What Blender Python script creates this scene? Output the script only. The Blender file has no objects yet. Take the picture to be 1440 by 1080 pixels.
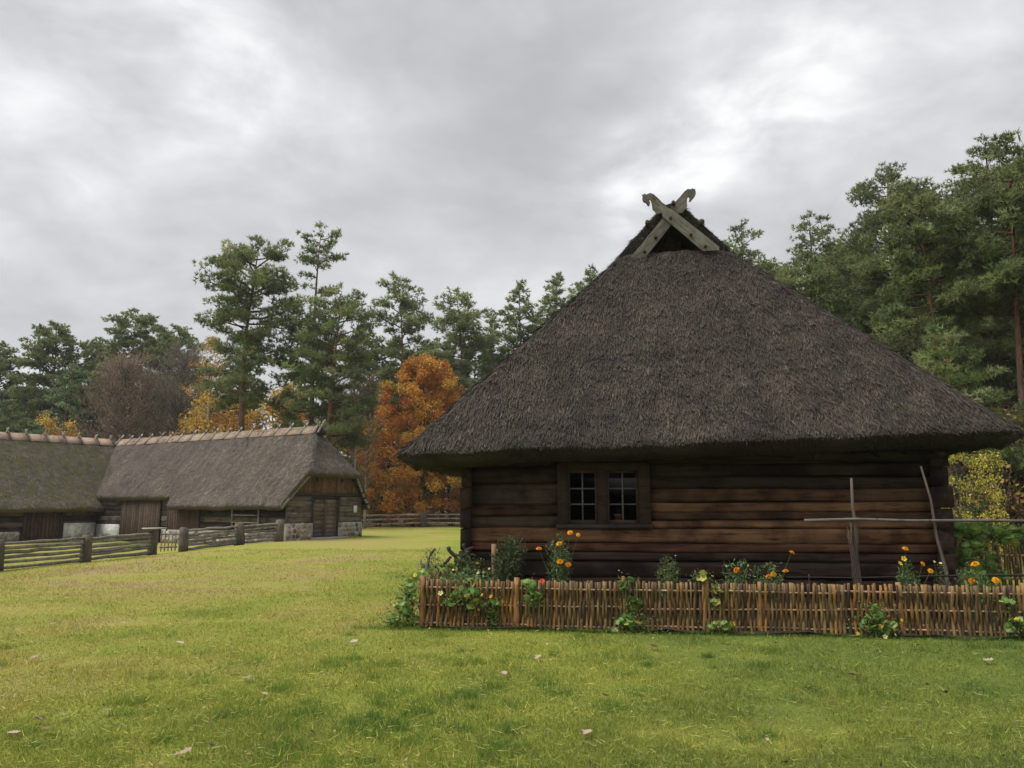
import bpy, math, random
import numpy as np
from mathutils import Vector, Matrix

R = math.radians
random.seed(7)
rng = np.random.default_rng(11)
S = bpy.context.scene
C = S.collection

# ------------------------------------------------------------------ camera
cam_d = bpy.data.cameras.new('camera')
cam = bpy.data.objects.new('camera', cam_d)
C.objects.link(cam)
cam.location = (0, 0, 1.6)
cam.rotation_euler = (R(90 + 9), 0, 0)
cam_d.sensor_width = 36
cam_d.lens = 27.25
cam_d.clip_start = 0.1
cam_d.clip_end = 3000
S.camera = cam

# ------------------------------------------------------------------ exposure
S.view_settings.view_transform = 'Standard'
S.view_settings.look = 'None'
S.view_settings.gamma = 1
S.view_settings.exposure = 1.45
S.cycles.max_bounces = 6
S.cycles.diffuse_bounces = 3
S.cycles.transparent_max_bounces = 8

# ------------------------------------------------------------------ world: overcast sky
SUN_EL, SUN_AZ = R(62), R(-105)          # azimuth from +Y towards +X
world = bpy.data.worlds.new('World')
S.world = world
world.use_nodes = True
nt = world.node_tree
nt.nodes.clear()


def N(tree, kind, **kw):
    n = tree.nodes.new(kind)
    for k, v in kw.items():
        setattr(n, k, v)
    return n


def math_node(tree, op, a, b=None, c=None, clamp=False):
    n = N(tree, 'ShaderNodeMath', operation=op, use_clamp=clamp)
    for i, v in enumerate((a, b, c)):
        if v is None:
            continue
        if isinstance(v, (int, float)):
            n.inputs[i].default_value = v
        else:
            tree.links.new(v, n.inputs[i])
    return n.outputs[0]


def ramp(tree, fac, stops, interp='LINEAR'):
    n = N(tree, 'ShaderNodeValToRGB')
    n.color_ramp.interpolation = interp
    el = n.color_ramp.elements
    while len(el) < len(stops):
        el.new(0.5)
    for e, (p, c) in zip(el, stops):
        e.position = p
        e.color = (c[0], c[1], c[2], 1)
    tree.links.new(fac, n.inputs[0])
    return n.outputs[0]


def mix(tree, fac, a, b, mode='MIX'):
    n = N(tree, 'ShaderNodeMix', data_type='RGBA', blend_type=mode)
    for i, v in ((0, fac), (6, a), (7, b)):
        if isinstance(v, (int, float)):
            n.inputs[i].default_value = v
        elif isinstance(v, tuple):
            n.inputs[i].default_value = (*v, 1)
        else:
            tree.links.new(v, n.inputs[i])
    return n.outputs[2]


def noise(tree, vec, scale, detail=4, rough=0.55, dist=0.0):
    n = N(tree, 'ShaderNodeTexNoise')
    n.inputs['Scale'].default_value = scale
    n.inputs['Detail'].default_value = detail
    n.inputs['Roughness'].default_value = rough
    n.inputs['Distortion'].default_value = dist
    if vec is not None:
        tree.links.new(vec, n.inputs['Vector'])
    return n.outputs['Fac']


sky = N(nt, 'ShaderNodeTexSky', sky_type='NISHITA')
sky.sun_disc = False
sky.sun_elevation = SUN_EL
sky.sun_rotation = SUN_AZ
sky.air_density = 1.0
sky.dust_density = 3.0
bg_sky = N(nt, 'ShaderNodeBackground')
bg_sky.inputs[1].default_value = 0.05
nt.links.new(sky.outputs[0], bg_sky.inputs[0])
tc = N(nt, 'ShaderNodeTexCoord')
dmp = N(nt, 'ShaderNodeMapping')
dmp.inputs['Scale'].default_value = (1.0, 1.0, 1.9)
nt.links.new(tc.outputs['Generated'], dmp.inputs['Vector'])
big = noise(nt, dmp.outputs[0], 3.0, 7, 0.52, 0.35)
fine = noise(nt, dmp.outputs[0], 8.5, 6, 0.55, 0.3)
clouds = math_node(nt, 'ADD', math_node(nt, 'MULTIPLY', big, 0.66), math_node(nt, 'MULTIPLY', fine, 0.34))
# thin places in the cloud sheet where more light comes through
gaps = None
for (d, sharp, amt) in [((-0.37, 0.79, 0.50), 130, 0.12), ((-0.29, 0.83, 0.47), 300, 0.10), ((-0.62, 0.70, 0.38), 30, 0.07),
                        ((0.15, 0.91, 0.39), 350, 0.22), ((0.24, 0.87, 0.42), 350, 0.22), ((0.33, 0.82, 0.47), 260, 0.20),
                        ((-0.03, 0.86, 0.50), 22, -0.05), ((0.66, 0.40, 0.63), 30, 0.14), ((-0.6, -0.5, 0.62), 30, 0.14)]:
    v = Vector(d).normalized()
    dp = N(nt, 'ShaderNodeVectorMath', operation='DOT_PRODUCT')
    nt.links.new(tc.outputs['Generated'], dp.inputs[0])
    dp.inputs[1].default_value = v
    g = math_node(nt, 'POWER', math_node(nt, 'MAXIMUM', dp.outputs['Value'], 0.0), sharp * 1.0)
    g = math_node(nt, 'MULTIPLY', g, amt)
    gaps = g if gaps is None else math_node(nt, 'ADD', gaps, g)
gaps = math_node(nt, 'MULTIPLY', gaps, math_node(nt, 'ADD', math_node(nt, 'MULTIPLY', fine, 2.0), -0.15))
clouds = math_node(nt, 'ADD', clouds, gaps)
ccol = ramp(nt, clouds, [(0.34, (0.47, 0.48, 0.49)), (0.44, (0.55, 0.56, 0.57)), (0.53, (0.635, 0.645, 0.655)),
                         (0.62, (0.74, 0.75, 0.76)), (0.76, (0.95, 0.96, 0.97))])
bg_cl = N(nt, 'ShaderNodeBackground')
bg_cl.inputs[1].default_value = 0.405
nt.links.new(ccol, bg_cl.inputs[0])
mx = N(nt, 'ShaderNodeMixShader')
mx.inputs[0].default_value = 0.95
nt.links.new(bg_sky.outputs[0], mx.inputs[1])
nt.links.new(bg_cl.outputs[0], mx.inputs[2])
wo = N(nt, 'ShaderNodeOutputWorld')
nt.links.new(mx.outputs[0], wo.inputs[0])

# ------------------------------------------------------------------ sun behind the clouds
sun_d = bpy.data.lights.new('sun', 'SUN')
sun_d.energy = 1.5
sun_d.angle = R(50)
sun_d.color = (1.0, 0.97, 0.92)
sun = bpy.data.objects.new('sun', sun_d)
C.objects.link(sun)
sdir = Vector((math.sin(SUN_AZ) * math.cos(SUN_EL), math.cos(SUN_AZ) * math.cos(SUN_EL), math.sin(SUN_EL)))
sun.rotation_euler = sdir.to_track_quat('Z', 'Y').to_euler()
sun.location = (0, 0, 60)


# ================================================================== helpers
def sstep(a, b, x):
    t = np.clip((np.asarray(x, float) - a) / (b - a), 0, 1)
    return t * t * (3 - 2 * t)


def vnoise(x, y, seed=0):
    """smooth 2-D value noise, about -1..1"""
    x = np.asarray(x, float); y = np.asarray(y, float)
    xi = np.floor(x); yi = np.floor(y)
    fx = x - xi; fy = y - yi
    fx = fx * fx * (3 - 2 * fx); fy = fy * fy * (3 - 2 * fy)

    def h(a, b):
        v = np.sin(a * 127.1 + b * 311.7 + seed * 74.7) * 43758.5453
        return (v - np.floor(v)) * 2 - 1
    return ((h(xi, yi) * (1 - fx) + h(xi + 1, yi) * fx) * (1 - fy) +
            (h(xi, yi + 1) * (1 - fx) + h(xi + 1, yi + 1) * fx) * fy)


def gz(x, y):
    """height of the ground"""
    z = -0.32 * sstep(10, 15.5, -np.asarray(x, float))
    z = z + 1.5 * sstep(12, 26, x) * sstep(17, 34, y)
    z = z + 0.03 * vnoise(np.asarray(x) * 0.35, np.asarray(y) * 0.35, 3) * sstep(11, 16, np.abs(np.asarray(x) - 2.5) + np.abs(np.asarray(y) - 13))
    return z


def g1(x, y):
    return float(gz(x, y))


def make_mesh(name, V, faces, col=None, smooth=False):
    """V (n,3); faces: list of int arrays, each (k,3) or (k,4)"""
    me = bpy.data.meshes.new(name)
    V = np.ascontiguousarray(V, np.float32)
    faces = [np.asarray(f, np.int32) for f in faces if len(f)]
    me.vertices.add(len(V))
    me.vertices.foreach_set('co', V.ravel())
    loops = np.concatenate([f.ravel() for f in faces])
    tot = np.concatenate([np.full(len(f), f.shape[1], np.int32) for f in faces])
    start = np.concatenate([[0], np.cumsum(tot)[:-1]]).astype(np.int32)
    me.loops.add(len(loops))
    me.loops.foreach_set('vertex_index', loops)
    me.polygons.add(len(tot))
    me.polygons.foreach_set('loop_start', start)
    if smooth:
        me.polygons.foreach_set('use_smooth', np.ones(len(tot), bool))
    me.update(calc_edges=True)
    if col is not None:
        a = me.color_attributes.new('Col', 'FLOAT_COLOR', 'POINT')
        c = np.ones((len(V), 4), np.float32)
        c[:, :3] = col
        a.data.foreach_set('color', c.ravel())
    return me


class MB:
    """collects pieces of one part"""
    def __init__(self):
        self.V, self.Q, self.T, self.c, self.n = [], [], [], [], 0

    def add(self, V, Q=(), T=(), col=(1, 1, 1)):
        V = np.asarray(V, float)
        if len(Q):
            self.Q.append(np.asarray(Q, np.int32) + self.n)
        if len(T):
            self.T.append(np.asarray(T, np.int32) + self.n)
        self.V.append(V)
        c = np.asarray(col, float)
        self.c.append(np.broadcast_to(c, (len(V), 3)).copy())
        self.n += len(V)
        return self

    def mesh(self, name, smooth=False):
        f = []
        if self.Q: f.append(np.concatenate(self.Q))
        if self.T: f.append(np.concatenate(self.T))
        return make_mesh(name, np.concatenate(self.V), f, np.concatenate(self.c), smooth)

    def build(self, name, mat, parent=None, smooth=False):
        return link(name, self.mesh(name, smooth), mat, parent)


def link(name, me, mat=None, parent=None, loc=None, rot=None, scale=None):
    if mat is not None and not me.materials:
        me.materials.append(mat)
    o = bpy.data.objects.new(name, me)
    C.objects.link(o)
    if parent is not None:
        o.parent = parent
    if loc is not None: o.location = loc
    if rot is not None: o.rotation_euler = rot
    if scale is not None: o.scale = scale if hasattr(scale, '__len__') else (scale,) * 3
    return o


def tag(o, label, cat, group=None):
    o['label'] = label
    o['category'] = cat
    if group:
        o['group'] = group
    return o


def thing(name, label, cat, loc=(0, 0, 0), rotz=0.0, group=None):
    o = bpy.data.objects.new(name, None)
    o.empty_display_size = 0.2
    C.objects.link(o)
    o.location = loc
    o.rotation_euler = (0, 0, rotz)
    return tag(o, label, cat, group)


def tube(P, r, k=7, cap=True):
    """tapered tube along points P -> V, Q, T"""
    P = np.asarray(P, float)
    n = len(P)
    r = np.broadcast_to(np.asarray(r, float), (n,))
    d = np.gradient(P, axis=0)
    d /= np.linalg.norm(d, axis=1)[:, None] + 1e-9
    ref = np.where(np.abs(d[:, 2:3]) > 0.9, np.array([[1.0, 0, 0]]), np.array([[0, 0, 1.0]]))
    a = np.cross(d, ref); a /= np.linalg.norm(a, axis=1)[:, None] + 1e-9
    b = np.cross(d, a)
    t = np.arange(k) * 2 * math.pi / k
    V = (P[:, None, :] + r[:, None, None] * (np.cos(t)[None, :, None] * a[:, None, :] + np.sin(t)[None, :, None] * b[:, None, :])).reshape(-1, 3)
    Q = []
    for i in range(n - 1):
        for j in range(k):
            j2 = (j + 1) % k
            Q.append((i * k + j, i * k + j2, (i + 1) * k + j2, (i + 1) * k + j))
    T = []
    if cap:
        V = np.vstack([V, P[:1], P[-1:]])
        c0, c1 = n * k, n * k + 1
        for j in range(k):
            j2 = (j + 1) % k
            T.append((c0, j2, j)); T.append((c1, (n - 1) * k + j, (n - 1) * k + j2))
    return V, Q, T


BOXQ = [(0, 3, 2, 1), (4, 5, 6, 7), (0, 1, 5, 4), (1, 2, 6, 5), (2, 3, 7, 6), (3, 0, 4, 7)]


def box(x0, x1, y0, y1, z0, z1):
    return np.array([(x0, y0, z0), (x1, y0, z0), (x1, y1, z0), (x0, y1, z0),
                     (x0, y0, z1), (x1, y0, z1), (x1, y1, z1), (x0, y1, z1)], float)


def bevel_box(x0, x1, y0, y1, z0, z1, b=0.006):
    """box with chamfered long edges (48 tris): three stacked rings"""
    V = []
    for z, i in ((z0, b), (z0 + b, 0), (z1 - b, 0), (z1, b)):
        V += [(x0 + i, y0 + i, z), (x1 - i, y0 + i, z), (x1 - i, y1 - i, z), (x0 + i, y1 - i, z)]
    Q = [(0, 3, 2, 1), (12, 13, 14, 15)]
    for k in range(3):
        for j in range(4):
            j2 = (j + 1) % 4
            Q.append((k * 4 + j, k * 4 + j2, k * 4 + 4 + j2, k * 4 + 4 + j))
    return np.array(V, float), Q


def beam(L, w, h, seed, n=14, k=10, bow=0.012, rough=0.008, power=4.0):
    """hewn log lying along +x from 0 to L, centred on y = z = 0"""
    r_ = np.random.default_rng(seed)
    t = np.arange(k) * 2 * math.pi / k + math.pi / k
    c, s = np.cos(t), np.sin(t)
    m = (np.abs(c) ** power + np.abs(s) ** power) ** (-1 / power)
    xs = np.linspace(0, L, n)
    V = []
    ph = r_.uniform(0, 6, 4)
    for x in xs:
        bz = bow * (math.sin(x * 0.9 + ph[0]) + 0.6 * math.sin(x * 2.3 + ph[1]))
        hh = h * (1 + 0.05 * math.sin(x * 1.3 + ph[2])) / 2
        ww = w / 2
        rr = 1 + r_.uniform(-1, 1, k) * rough / max(min(w, h), 0.02)
        V += [(x, ww * m[j] * c[j] * rr[j] + 0.5 * bow * math.sin(x * 1.7 + ph[3]), hh * m[j] * s[j] * rr[j] + bz) for j in range(k)]
    V = np.array(V)
    Q = [(i * k + j, i * k + (j + 1) % k, (i + 1) * k + (j + 1) % k, (i + 1) * k + j) for i in range(n - 1) for j in range(k)]
    e = len(V)
    V = np.vstack([V, V[:k].mean(0, keepdims=True), V[-k:].mean(0, keepdims=True)])
    T = []
    for j in range(k):
        j2 = (j + 1) % k
        T += [(e, j2, j), (e + 1, (n - 1) * k + j, (n - 1) * k + j2)]
    return V, Q, T


def pole(name, p0, p1, r0, r1, mat, parent=None, col=(1, 1, 1), k=7, n=7, wob=0.01, seed=0, smooth=True):
    r_ = np.random.default_rng(seed + 1000)
    p0 = np.asarray(p0, float); p1 = np.asarray(p1, float)
    t = np.linspace(0, 1, n)[:, None]
    P = p0 + (p1 - p0) * t
    w = r_.normal(0, wob, (n, 3)); w[0] = w[-1] = 0
    P = P + w
    rad = np.linspace(r0, r1, n) * (1 + r_.uniform(-0.12, 0.12, n))
    V, Q, T = tube(P, rad, k)
    return MB().add(V, Q, T, col).build(name, mat, parent, smooth)


def unit(v):
    return v / (np.linalg.norm(v, axis=-1, keepdims=True) + 1e-9)


def needles(Cn, D, L, W, col, r_):
    """thin triangles from points Cn along D"""
    n = len(Cn)
    side = unit(np.cross(D, r_.normal(size=(n, 3)))) * (W / 2)[:, None]
    V = np.stack([Cn - side, Cn + side, Cn + D * L[:, None]], 1).reshape(-1, 3)
    F = np.arange(3 * n).reshape(-1, 3)
    return V, F, np.repeat(col, 3, 0)


def leaves(Cn, D, L, W, col, r_):
    """rhombic leaves"""
    n = len(Cn)
    side = unit(np.cross(D, r_.normal(size=(n, 3)))) * (W / 2)[:, None]
    fold = unit(np.cross(D, side)) * (W * 0.25)[:, None]
    mid = Cn + D * (L * 0.5)[:, None]
    V = np.stack([Cn, mid + side + fold, Cn + D * L[:, None], mid - side + fold], 1).reshape(-1, 3)
    F = np.arange(4 * n).reshape(-1, 4)
    return V, F, np.repeat(col, 4, 0)


def pick(r_, n, cols, jit=0.15, p=None):
    cols = np.asarray(cols, float)
    c = cols[r_.choice(len(cols), n, p=p)]
    return np.clip(c * (1 + r_.uniform(-jit, jit, (n, 1))) * (1 + r_.uniform(-jit, jit, (n, 3)) * 0.4), 0, 1)


# ================================================================== materials
def new_mat(name):
    m = bpy.data.materials.new(name)
    m.use_nodes = True
    t = m.node_tree
    b = t.nodes['Principled BSDF']
    b.inputs['Specular IOR Level'].default_value = 0.25
    return m, t, b


def attr(t):
    a = N(t, 'ShaderNodeAttribute', attribute_name='Col')
    return a.outputs['Color']


def obj_coord(t, scale, jitter=True, rot=0.0):
    tcn = N(t, 'ShaderNodeTexCoord')
    vec = tcn.outputs['Object']
    if jitter:
        oi = N(t, 'ShaderNodeObjectInfo')
        cx = N(t, 'ShaderNodeCombineXYZ')
        t.links.new(math_node(t, 'MULTIPLY', oi.outputs['Random'], 31.0), cx.inputs[0])
        t.links.new(math_node(t, 'MULTIPLY', oi.outputs['Random'], 57.0), cx.inputs[2])
        ad = N(t, 'ShaderNodeVectorMath', operation='ADD')
        t.links.new(vec, ad.inputs[0]); t.links.new(cx.outputs[0], ad.inputs[1])
        vec = ad.outputs[0]
    if rot:
        rt = N(t, 'ShaderNodeVectorRotate', rotation_type='Y_AXIS')
        rt.inputs['Angle'].default_value = rot
        t.links.new(vec, rt.inputs['Vector'])
        vec = rt.outputs[0]
    mp = N(t, 'ShaderNodeMapping')
    mp.inputs['Scale'].default_value = scale
    t.links.new(vec, mp.inputs['Vector'])
    return mp.outputs[0], vec


def bump(t, b, h, strength, dist=0.02):
    bn = N(t, 'ShaderNodeBump')
    bn.inputs['Strength'].default_value = strength
    bn.inputs['Distance'].default_value = dist
    t.links.new(h, bn.inputs['Height'])
    t.links.new(bn.outputs[0], b.inputs['Normal'])


def wood_mat(name, grain=(0.7, 16, 16), lo=0.45, hi=1.45, blotch=1.6, rough=0.75, bstr=0.5, stain=(0.35, 0.3, 0.3), stain_amt=0.5, spec=0.25, rot=0.0):
    m, t, b = new_mat(name)
    g, raw = obj_coord(t, grain, True, rot)
    n1 = noise(t, g, 1.0, 6, 0.6, 0.4)
    f1 = ramp(t, n1, [(0.25, (lo,) * 3), (0.5, (1, 1, 1)), (0.75, (hi,) * 3)])
    g2, _ = obj_coord(t, tuple(v * 2.2 for v in grain), True, rot)
    n3 = noise(t, g2, 1.0, 3, 0.5, 0.8)
    crack = ramp(t, n3, [(0.30, (0.25, 0.25, 0.25)), (0.40, (1, 1, 1))])
    n2 = noise(t, raw, blotch, 4, 0.6)
    c = mix(t, 1.0, attr(t), f1, 'MULTIPLY')
    c = mix(t, 1.0, c, crack, 'MULTIPLY')
    st = ramp(t, n2, [(0.45, (1, 1, 1)), (0.68, stain)])
    c = mix(t, stain_amt, c, mix(t, 1.0, c, st, 'MULTIPLY'))
    t.links.new(c, b.inputs['Base Color'])
    b.inputs['Roughness'].default_value = rough
    b.inputs['Specular IOR Level'].default_value = spec
    bump(t, b, mix(t, 0.5, n1, n3), bstr, 0.012)
    return m


M = {}
M['log'] = wood_mat('weathered_log', (0.9, 11, 11), 0.42, 1.6, 1.7, 0.7, 0.8, (0.22, 0.17, 0.16), 0.9, 0.1)
M['board'] = wood_mat('grey_board', (2.5, 2.5, 22), 0.6, 1.3, 3.0, 0.85, 0.5, (0.5, 0.45, 0.38), 0.6)
M['boardx'] = wood_mat('grey_board_along', (1.5, 22, 22), 0.6, 1.3, 3.0, 0.85, 0.5, (0.5, 0.45, 0.38), 0.6)
M['board45'] = wood_mat('gable_board_wood', (2.0, 20, 20), 0.55, 1.35, 4.0, 0.85, 0.6, (0.45, 0.4, 0.33), 0.7, 0.2, R(45))
M['board135'] = wood_mat('gable_board_wood', (2.0, 20, 20), 0.55, 1.35, 4.0, 0.85, 0.6, (0.45, 0.4, 0.33), 0.7, 0.2, R(-45))
M['stick'] = wood_mat('willow_stick', (18, 18, 5), 0.55, 1.4, 6.0, 0.6, 0.3, (0.4, 0.35, 0.3), 0.6, 0.35)
M['bark'] = wood_mat('pine_bark', (5, 5, 1.2), 0.5, 1.4, 1.2, 0.9, 0.8, (0.5, 0.5, 0.5), 0.6)


def thatch_mat(name, moss=0.0):
    m, t, b = new_mat(name)
    g, raw = obj_coord(t, (1, 1, 1), False)
    n1 = noise(t, raw, 30, 4, 0.7)
    n2 = noise(t, raw, 1.1, 5, 0.6)
    c = mix(t, 1.0, attr(t), ramp(t, n1, [(0.3, (0.55,) * 3), (0.7, (1.4,) * 3)]), 'MULTIPLY')
    c = mix(t, 1.0, c, ramp(t, n2, [(0.3, (0.78, 0.76, 0.78)), (0.5, (1, 1, 1)), (0.72, (1.25, 1.22, 1.15))]), 'MULTIPLY')
    if moss:
        n3 = noise(t, raw, 2.3, 4, 0.65)
        c = mix(t, math_node(t, 'MULTIPLY', ramp(t, n3, [(0.40, (0, 0, 0)), (0.66, (1, 1, 1))]), moss), c, (0.098, 0.102, 0.030))
    t.links.new(c, b.inputs['Base Color'])
    b.inputs['Roughness'].default_value = 0.8
    b.inputs['Specular IOR Level'].default_value = 0.3
    bump(t, b, n1, 0.7, 0.03)
    return m


M['thatch'] = thatch_mat('reed_thatch', 0.07)
M['thatch_moss'] = thatch_mat('mossy_thatch', 0.9)


def leaf_mat(name, transl=0.3, rough=0.55, spec=0.3):
    m, t, b = new_mat(name)
    a = attr(t)
    t.links.new(a, b.inputs['Base Color'])
    b.inputs['Roughness'].default_value = rough
    b.inputs['Specular IOR Level'].default_value = spec
    tr = N(t, 'ShaderNodeBsdfTranslucent')
    t.links.new(a, tr.inputs[0])
    ms = N(t, 'ShaderNodeMixShader')
    ms.inputs[0].default_value = transl
    t.links.new(b.outputs[0], ms.inputs[1]); t.links.new(tr.outputs[0], ms.inputs[2])
    t.links.new(ms.outputs[0], t.nodes['Material Output'].inputs[0])
    return m


M['needle'] = leaf_mat('pine_needles', 0.48, 0.6, 0.2)
M['leaf'] = leaf_mat('leaf', 0.35)
M['petal'] = leaf_mat('petal', 0.3, 0.7, 0.1)


def lawn_colour(t, vec):
    """patchy autumn turf, same for the soil sheet and the blades"""
    a = noise(t, vec, 0.16, 4, 0.55, 0.6)
    b_ = noise(t, vec, 0.75, 5, 0.6, 0.4)
    c_ = noise(t, vec, 5.0, 3, 0.6)
    sx = N(t, 'ShaderNodeSeparateXYZ')
    t.links.new(vec, sx.inputs[0])
    # the lawn is drier away to the left and out in the open than by the house
    dry = math_node(t, 'MULTIPLY_ADD', sx.outputs[0], -0.022, 0.0)
    dry = math_node(t, 'MINIMUM', math_node(t, 'MAXIMUM', dry, -0.06), 0.13)
    f = math_node(t, 'ADD', math_node(t, 'MULTIPLY', a, 0.55), math_node(t, 'MULTIPLY', b_, 0.33))
    f = math_node(t, 'ADD', math_node(t, 'ADD', f, math_node(t, 'MULTIPLY', c_, 0.12)), dry)
    return ramp(t, f, [(0.35, (0.122, 0.178, 0.036)), (0.45, (0.192, 0.236, 0.045)), (0.54, (0.275, 0.305, 0.054)),
                       (0.63, (0.345, 0.322, 0.084)), (0.74, (0.365, 0.285, 0.13))])


m, t, b = new_mat('lawn_soil')
tcn = N(t, 'ShaderNodeTexCoord')
vec = tcn.outputs['Object']
lc = lawn_colour(t, vec)
fn = noise(t, vec, 45, 4, 0.7)
lc = mix(t, 1.0, lc, ramp(t, fn, [(0.3, (0.5, 0.5, 0.45)), (0.7, (1.2, 1.2, 1.15))]), 'MULTIPLY')
sx = N(t, 'ShaderNodeSeparateXYZ')
t.links.new(vec, sx.inputs[0])
wn = noise(t, vec, 0.2, 4, 0.6)
edge = math_node(t, 'MULTIPLY_ADD', wn, 8.0, -4.0)
# forest floor beyond the tree line and on the bank at the right
far = math_node(t, 'MULTIPLY', math_node(t, 'ADD', math_node(t, 'ADD', sx.outputs[1], edge), -68.0), 0.4, clamp=True)
ri = math_node(t, 'MULTIPLY', math_node(t, 'ADD', math_node(t, 'ADD', math_node(t, 'MULTIPLY_ADD', sx.outputs[0], 0.8, 0.0), math_node(t, 'MULTIPLY', sx.outputs[1], 0.5)), math_node(t, 'ADD', edge, -20.5)), 0.6, clamp=True)
rr = math_node(t, 'MULTIPLY', ri, math_node(t, 'GREATER_THAN', sx.outputs[0], 8.0))
fl = math_node(t, 'MAXIMUM', far, rr)
lit = ramp(t, noise(t, vec, 6, 5, 0.7), [(0.35, (0.05, 0.035, 0.022)), (0.55, (0.13, 0.085, 0.045)), (0.7, (0.22, 0.14, 0.06))])
t.links.new(mix(t, fl, lc, lit), b.inputs['Base Color'])
b.inputs['Roughness'].default_value = 0.9
b.inputs['Specular IOR Level'].default_value = 0.1
bump(t, b, noise(t, vec, 25, 5, 0.7), 0.8, 0.06)
M['lawn'] = m

m, t, b = new_mat('grass_blade')
tcn = N(t, 'ShaderNodeTexCoord')
lc = lawn_colour(t, tcn.outputs['Object'])
lc = mix(t, 1.0, lc, attr(t), 'MULTIPLY')
t.links.new(lc, b.inputs['Base Color'])
b.inputs['Roughness'].default_value = 0.5
tr = N(t, 'ShaderNodeBsdfTranslucent'); t.links.new(lc, tr.inputs[0])
ms = N(t, 'ShaderNodeMixShader'); ms.inputs[0].default_value = 0.35
t.links.new(b.outputs[0], ms.inputs[1]); t.links.new(tr.outputs[0], ms.inputs[2])
t.links.new(ms.outputs[0], t.nodes['Material Output'].inputs[0])
M['grass'] = m

m, t, b = new_mat('garden_soil')
tcn = N(t, 'ShaderNodeTexCoord')
n1 = noise(t, tcn.outputs['Object'], 14, 5, 0.7)
t.links.new(ramp(t, n1, [(0.3, (0.02, 0.014, 0.01)), (0.7, (0.07, 0.05, 0.035))]), b.inputs['Base Color'])
bump(t, b, n1, 1.0, 0.05)
M['soil'] = m

m, t, b = new_mat('field_stone')
g, raw = obj_coord(t, (1, 1, 1))
n1 = noise(t, raw, 9, 5, 0.65)
t.links.new(mix(t, 1.0, attr(t), ramp(t, n1, [(0.3, (0.6,) * 3), (0.7, (1.3,) * 3)]), 'MULTIPLY'), b.inputs['Base Color'])
bump(t, b, n1, 0.5, 0.03)
M['stone'] = m

m, t, b = new_mat('lime_mortar')
n1 = noise(t, None, 6, 5, 0.65)
t.links.new(mix(t, 1.0, attr(t), ramp(t, n1, [(0.3, (0.5,) * 3), (0.6, (1.1,) * 3)]), 'MULTIPLY'), b.inputs['Base Color'])
M['plain'] = m

m, t, b = new_mat('window_glass')
t.nodes.remove(b)
gl = N(t, 'ShaderNodeBsdfGlossy'); gl.inputs['Roughness'].default_value = 0.04
tp = N(t, 'ShaderNodeBsdfTransparent'); tp.inputs[0].default_value = (0.8, 0.82, 0.82, 1)
fr = N(t, 'ShaderNodeFresnel'); fr.inputs[0].default_value = 1.035
ms = N(t, 'ShaderNodeMixShader')
t.links.new(fr.outputs[0], ms.inputs[0]); t.links.new(tp.outputs[0], ms.inputs[1]); t.links.new(gl.outputs[0], ms.inputs[2])
t.links.new(ms.outputs[0], t.nodes['Material Output'].inputs[0])
M['glass'] = m

m, t, b = new_mat('terracotta')
t.links.new(attr(t), b.inputs['Base Color'])
M['clay'] = m

m, t, b = new_mat('black_iron')
b.inputs['Base Color'].default_value = (0.03, 0.028, 0.027, 1)
b.inputs['Roughness'].default_value = 0.7
M['iron'] = m

# ================================================================== ground
xs = np.unique(np.concatenate([np.linspace(-900, -80, 15), np.linspace(-80, -30, 26), np.linspace(-30, 30, 121), np.linspace(30, 80, 26), np.linspace(80, 900, 15)]))
ys = np.unique(np.concatenate([np.linspace(-300, -10, 10), np.linspace(-10, 60, 141), np.linspace(60, 130, 36), np.linspace(130, 1500, 18)]))
X, Y = np.meshgrid(xs, ys)
Z = gz(X, Y)
nx, ny = len(xs), len(ys)
idx = np.arange(nx * ny).reshape(ny, nx)
Q = np.stack([idx[:-1, :-1], idx[:-1, 1:], idx[1:, 1:], idx[1:, :-1]], -1).reshape(-1, 4)
gnd = link('ground', make_mesh('ground', np.stack([X, Y, Z], -1).reshape(-1, 3), [Q], None, True), M['lawn'])
gnd['kind'] = 'structure'

# ================================================================== the log house
HA = R(-6.7)
house = thing('log_house', 'dark log cottage with steep thatched roof and carved crossed gable boards', 'house', (-0.8, 12.4, 0), HA)
HW, HL, LT = 7.24, 12.0, 0.17
hc, hs = math.cos(HA), math.sin(HA)


def hw(u, v, z=0.0):
    """house coordinates to world"""
    return (-0.8 + hc * u - hs * v, 12.4 + hs * u + hc * v, z)


def add_log(x0, x1, z0, z1, col, seed, parent=house, side=None, y=None, w=LT, name='log', mat='log'):
    if side is not None and parent is house:
        r_ = np.random.default_rng(seed)
        h_ = (z1 - z0) / 2 - 0.004
        V, Q = bevel_box(0, x1 - x0, -w / 2 + r_.uniform(0, 0.012), w / 2 - r_.uniform(0, 0.012), -h_, h_, 0.01)
        return link(name, MB().add(V, Q, (), np.array(col) * r_.uniform(0.8, 1.25)).mesh(name), M[mat], parent, (side, x0, (z0 + z1) / 2), (0, 0, R(90)))
    V, Q, T = beam(x1 - x0, w, (z1 - z0) - 0.006, seed, n=max(4, int((x1 - x0) * 2.6)), k=16, bow=0.006 if side is None else 0.0, rough=0.006 if side is None else 0.003, power=16.0)
    me = MB().add(V, Q, T, col).mesh(name, False)
    zc = (z0 + z1) / 2
    if side is None:
        return link(name, me, M[mat], parent, (x0, y if y is not None else LT / 2, zc))
    return link(name, me, M[mat], parent, (side, x0, zc), (0, 0, R(90)))


warm = (0.180, 0.098, 0.052); mid = (0.098, 0.056, 0.034); dark = (0.040, 0.026, 0.020); red = (0.100, 0.048, 0.030); grey = (0.080, 0.058, 0.043)
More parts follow.
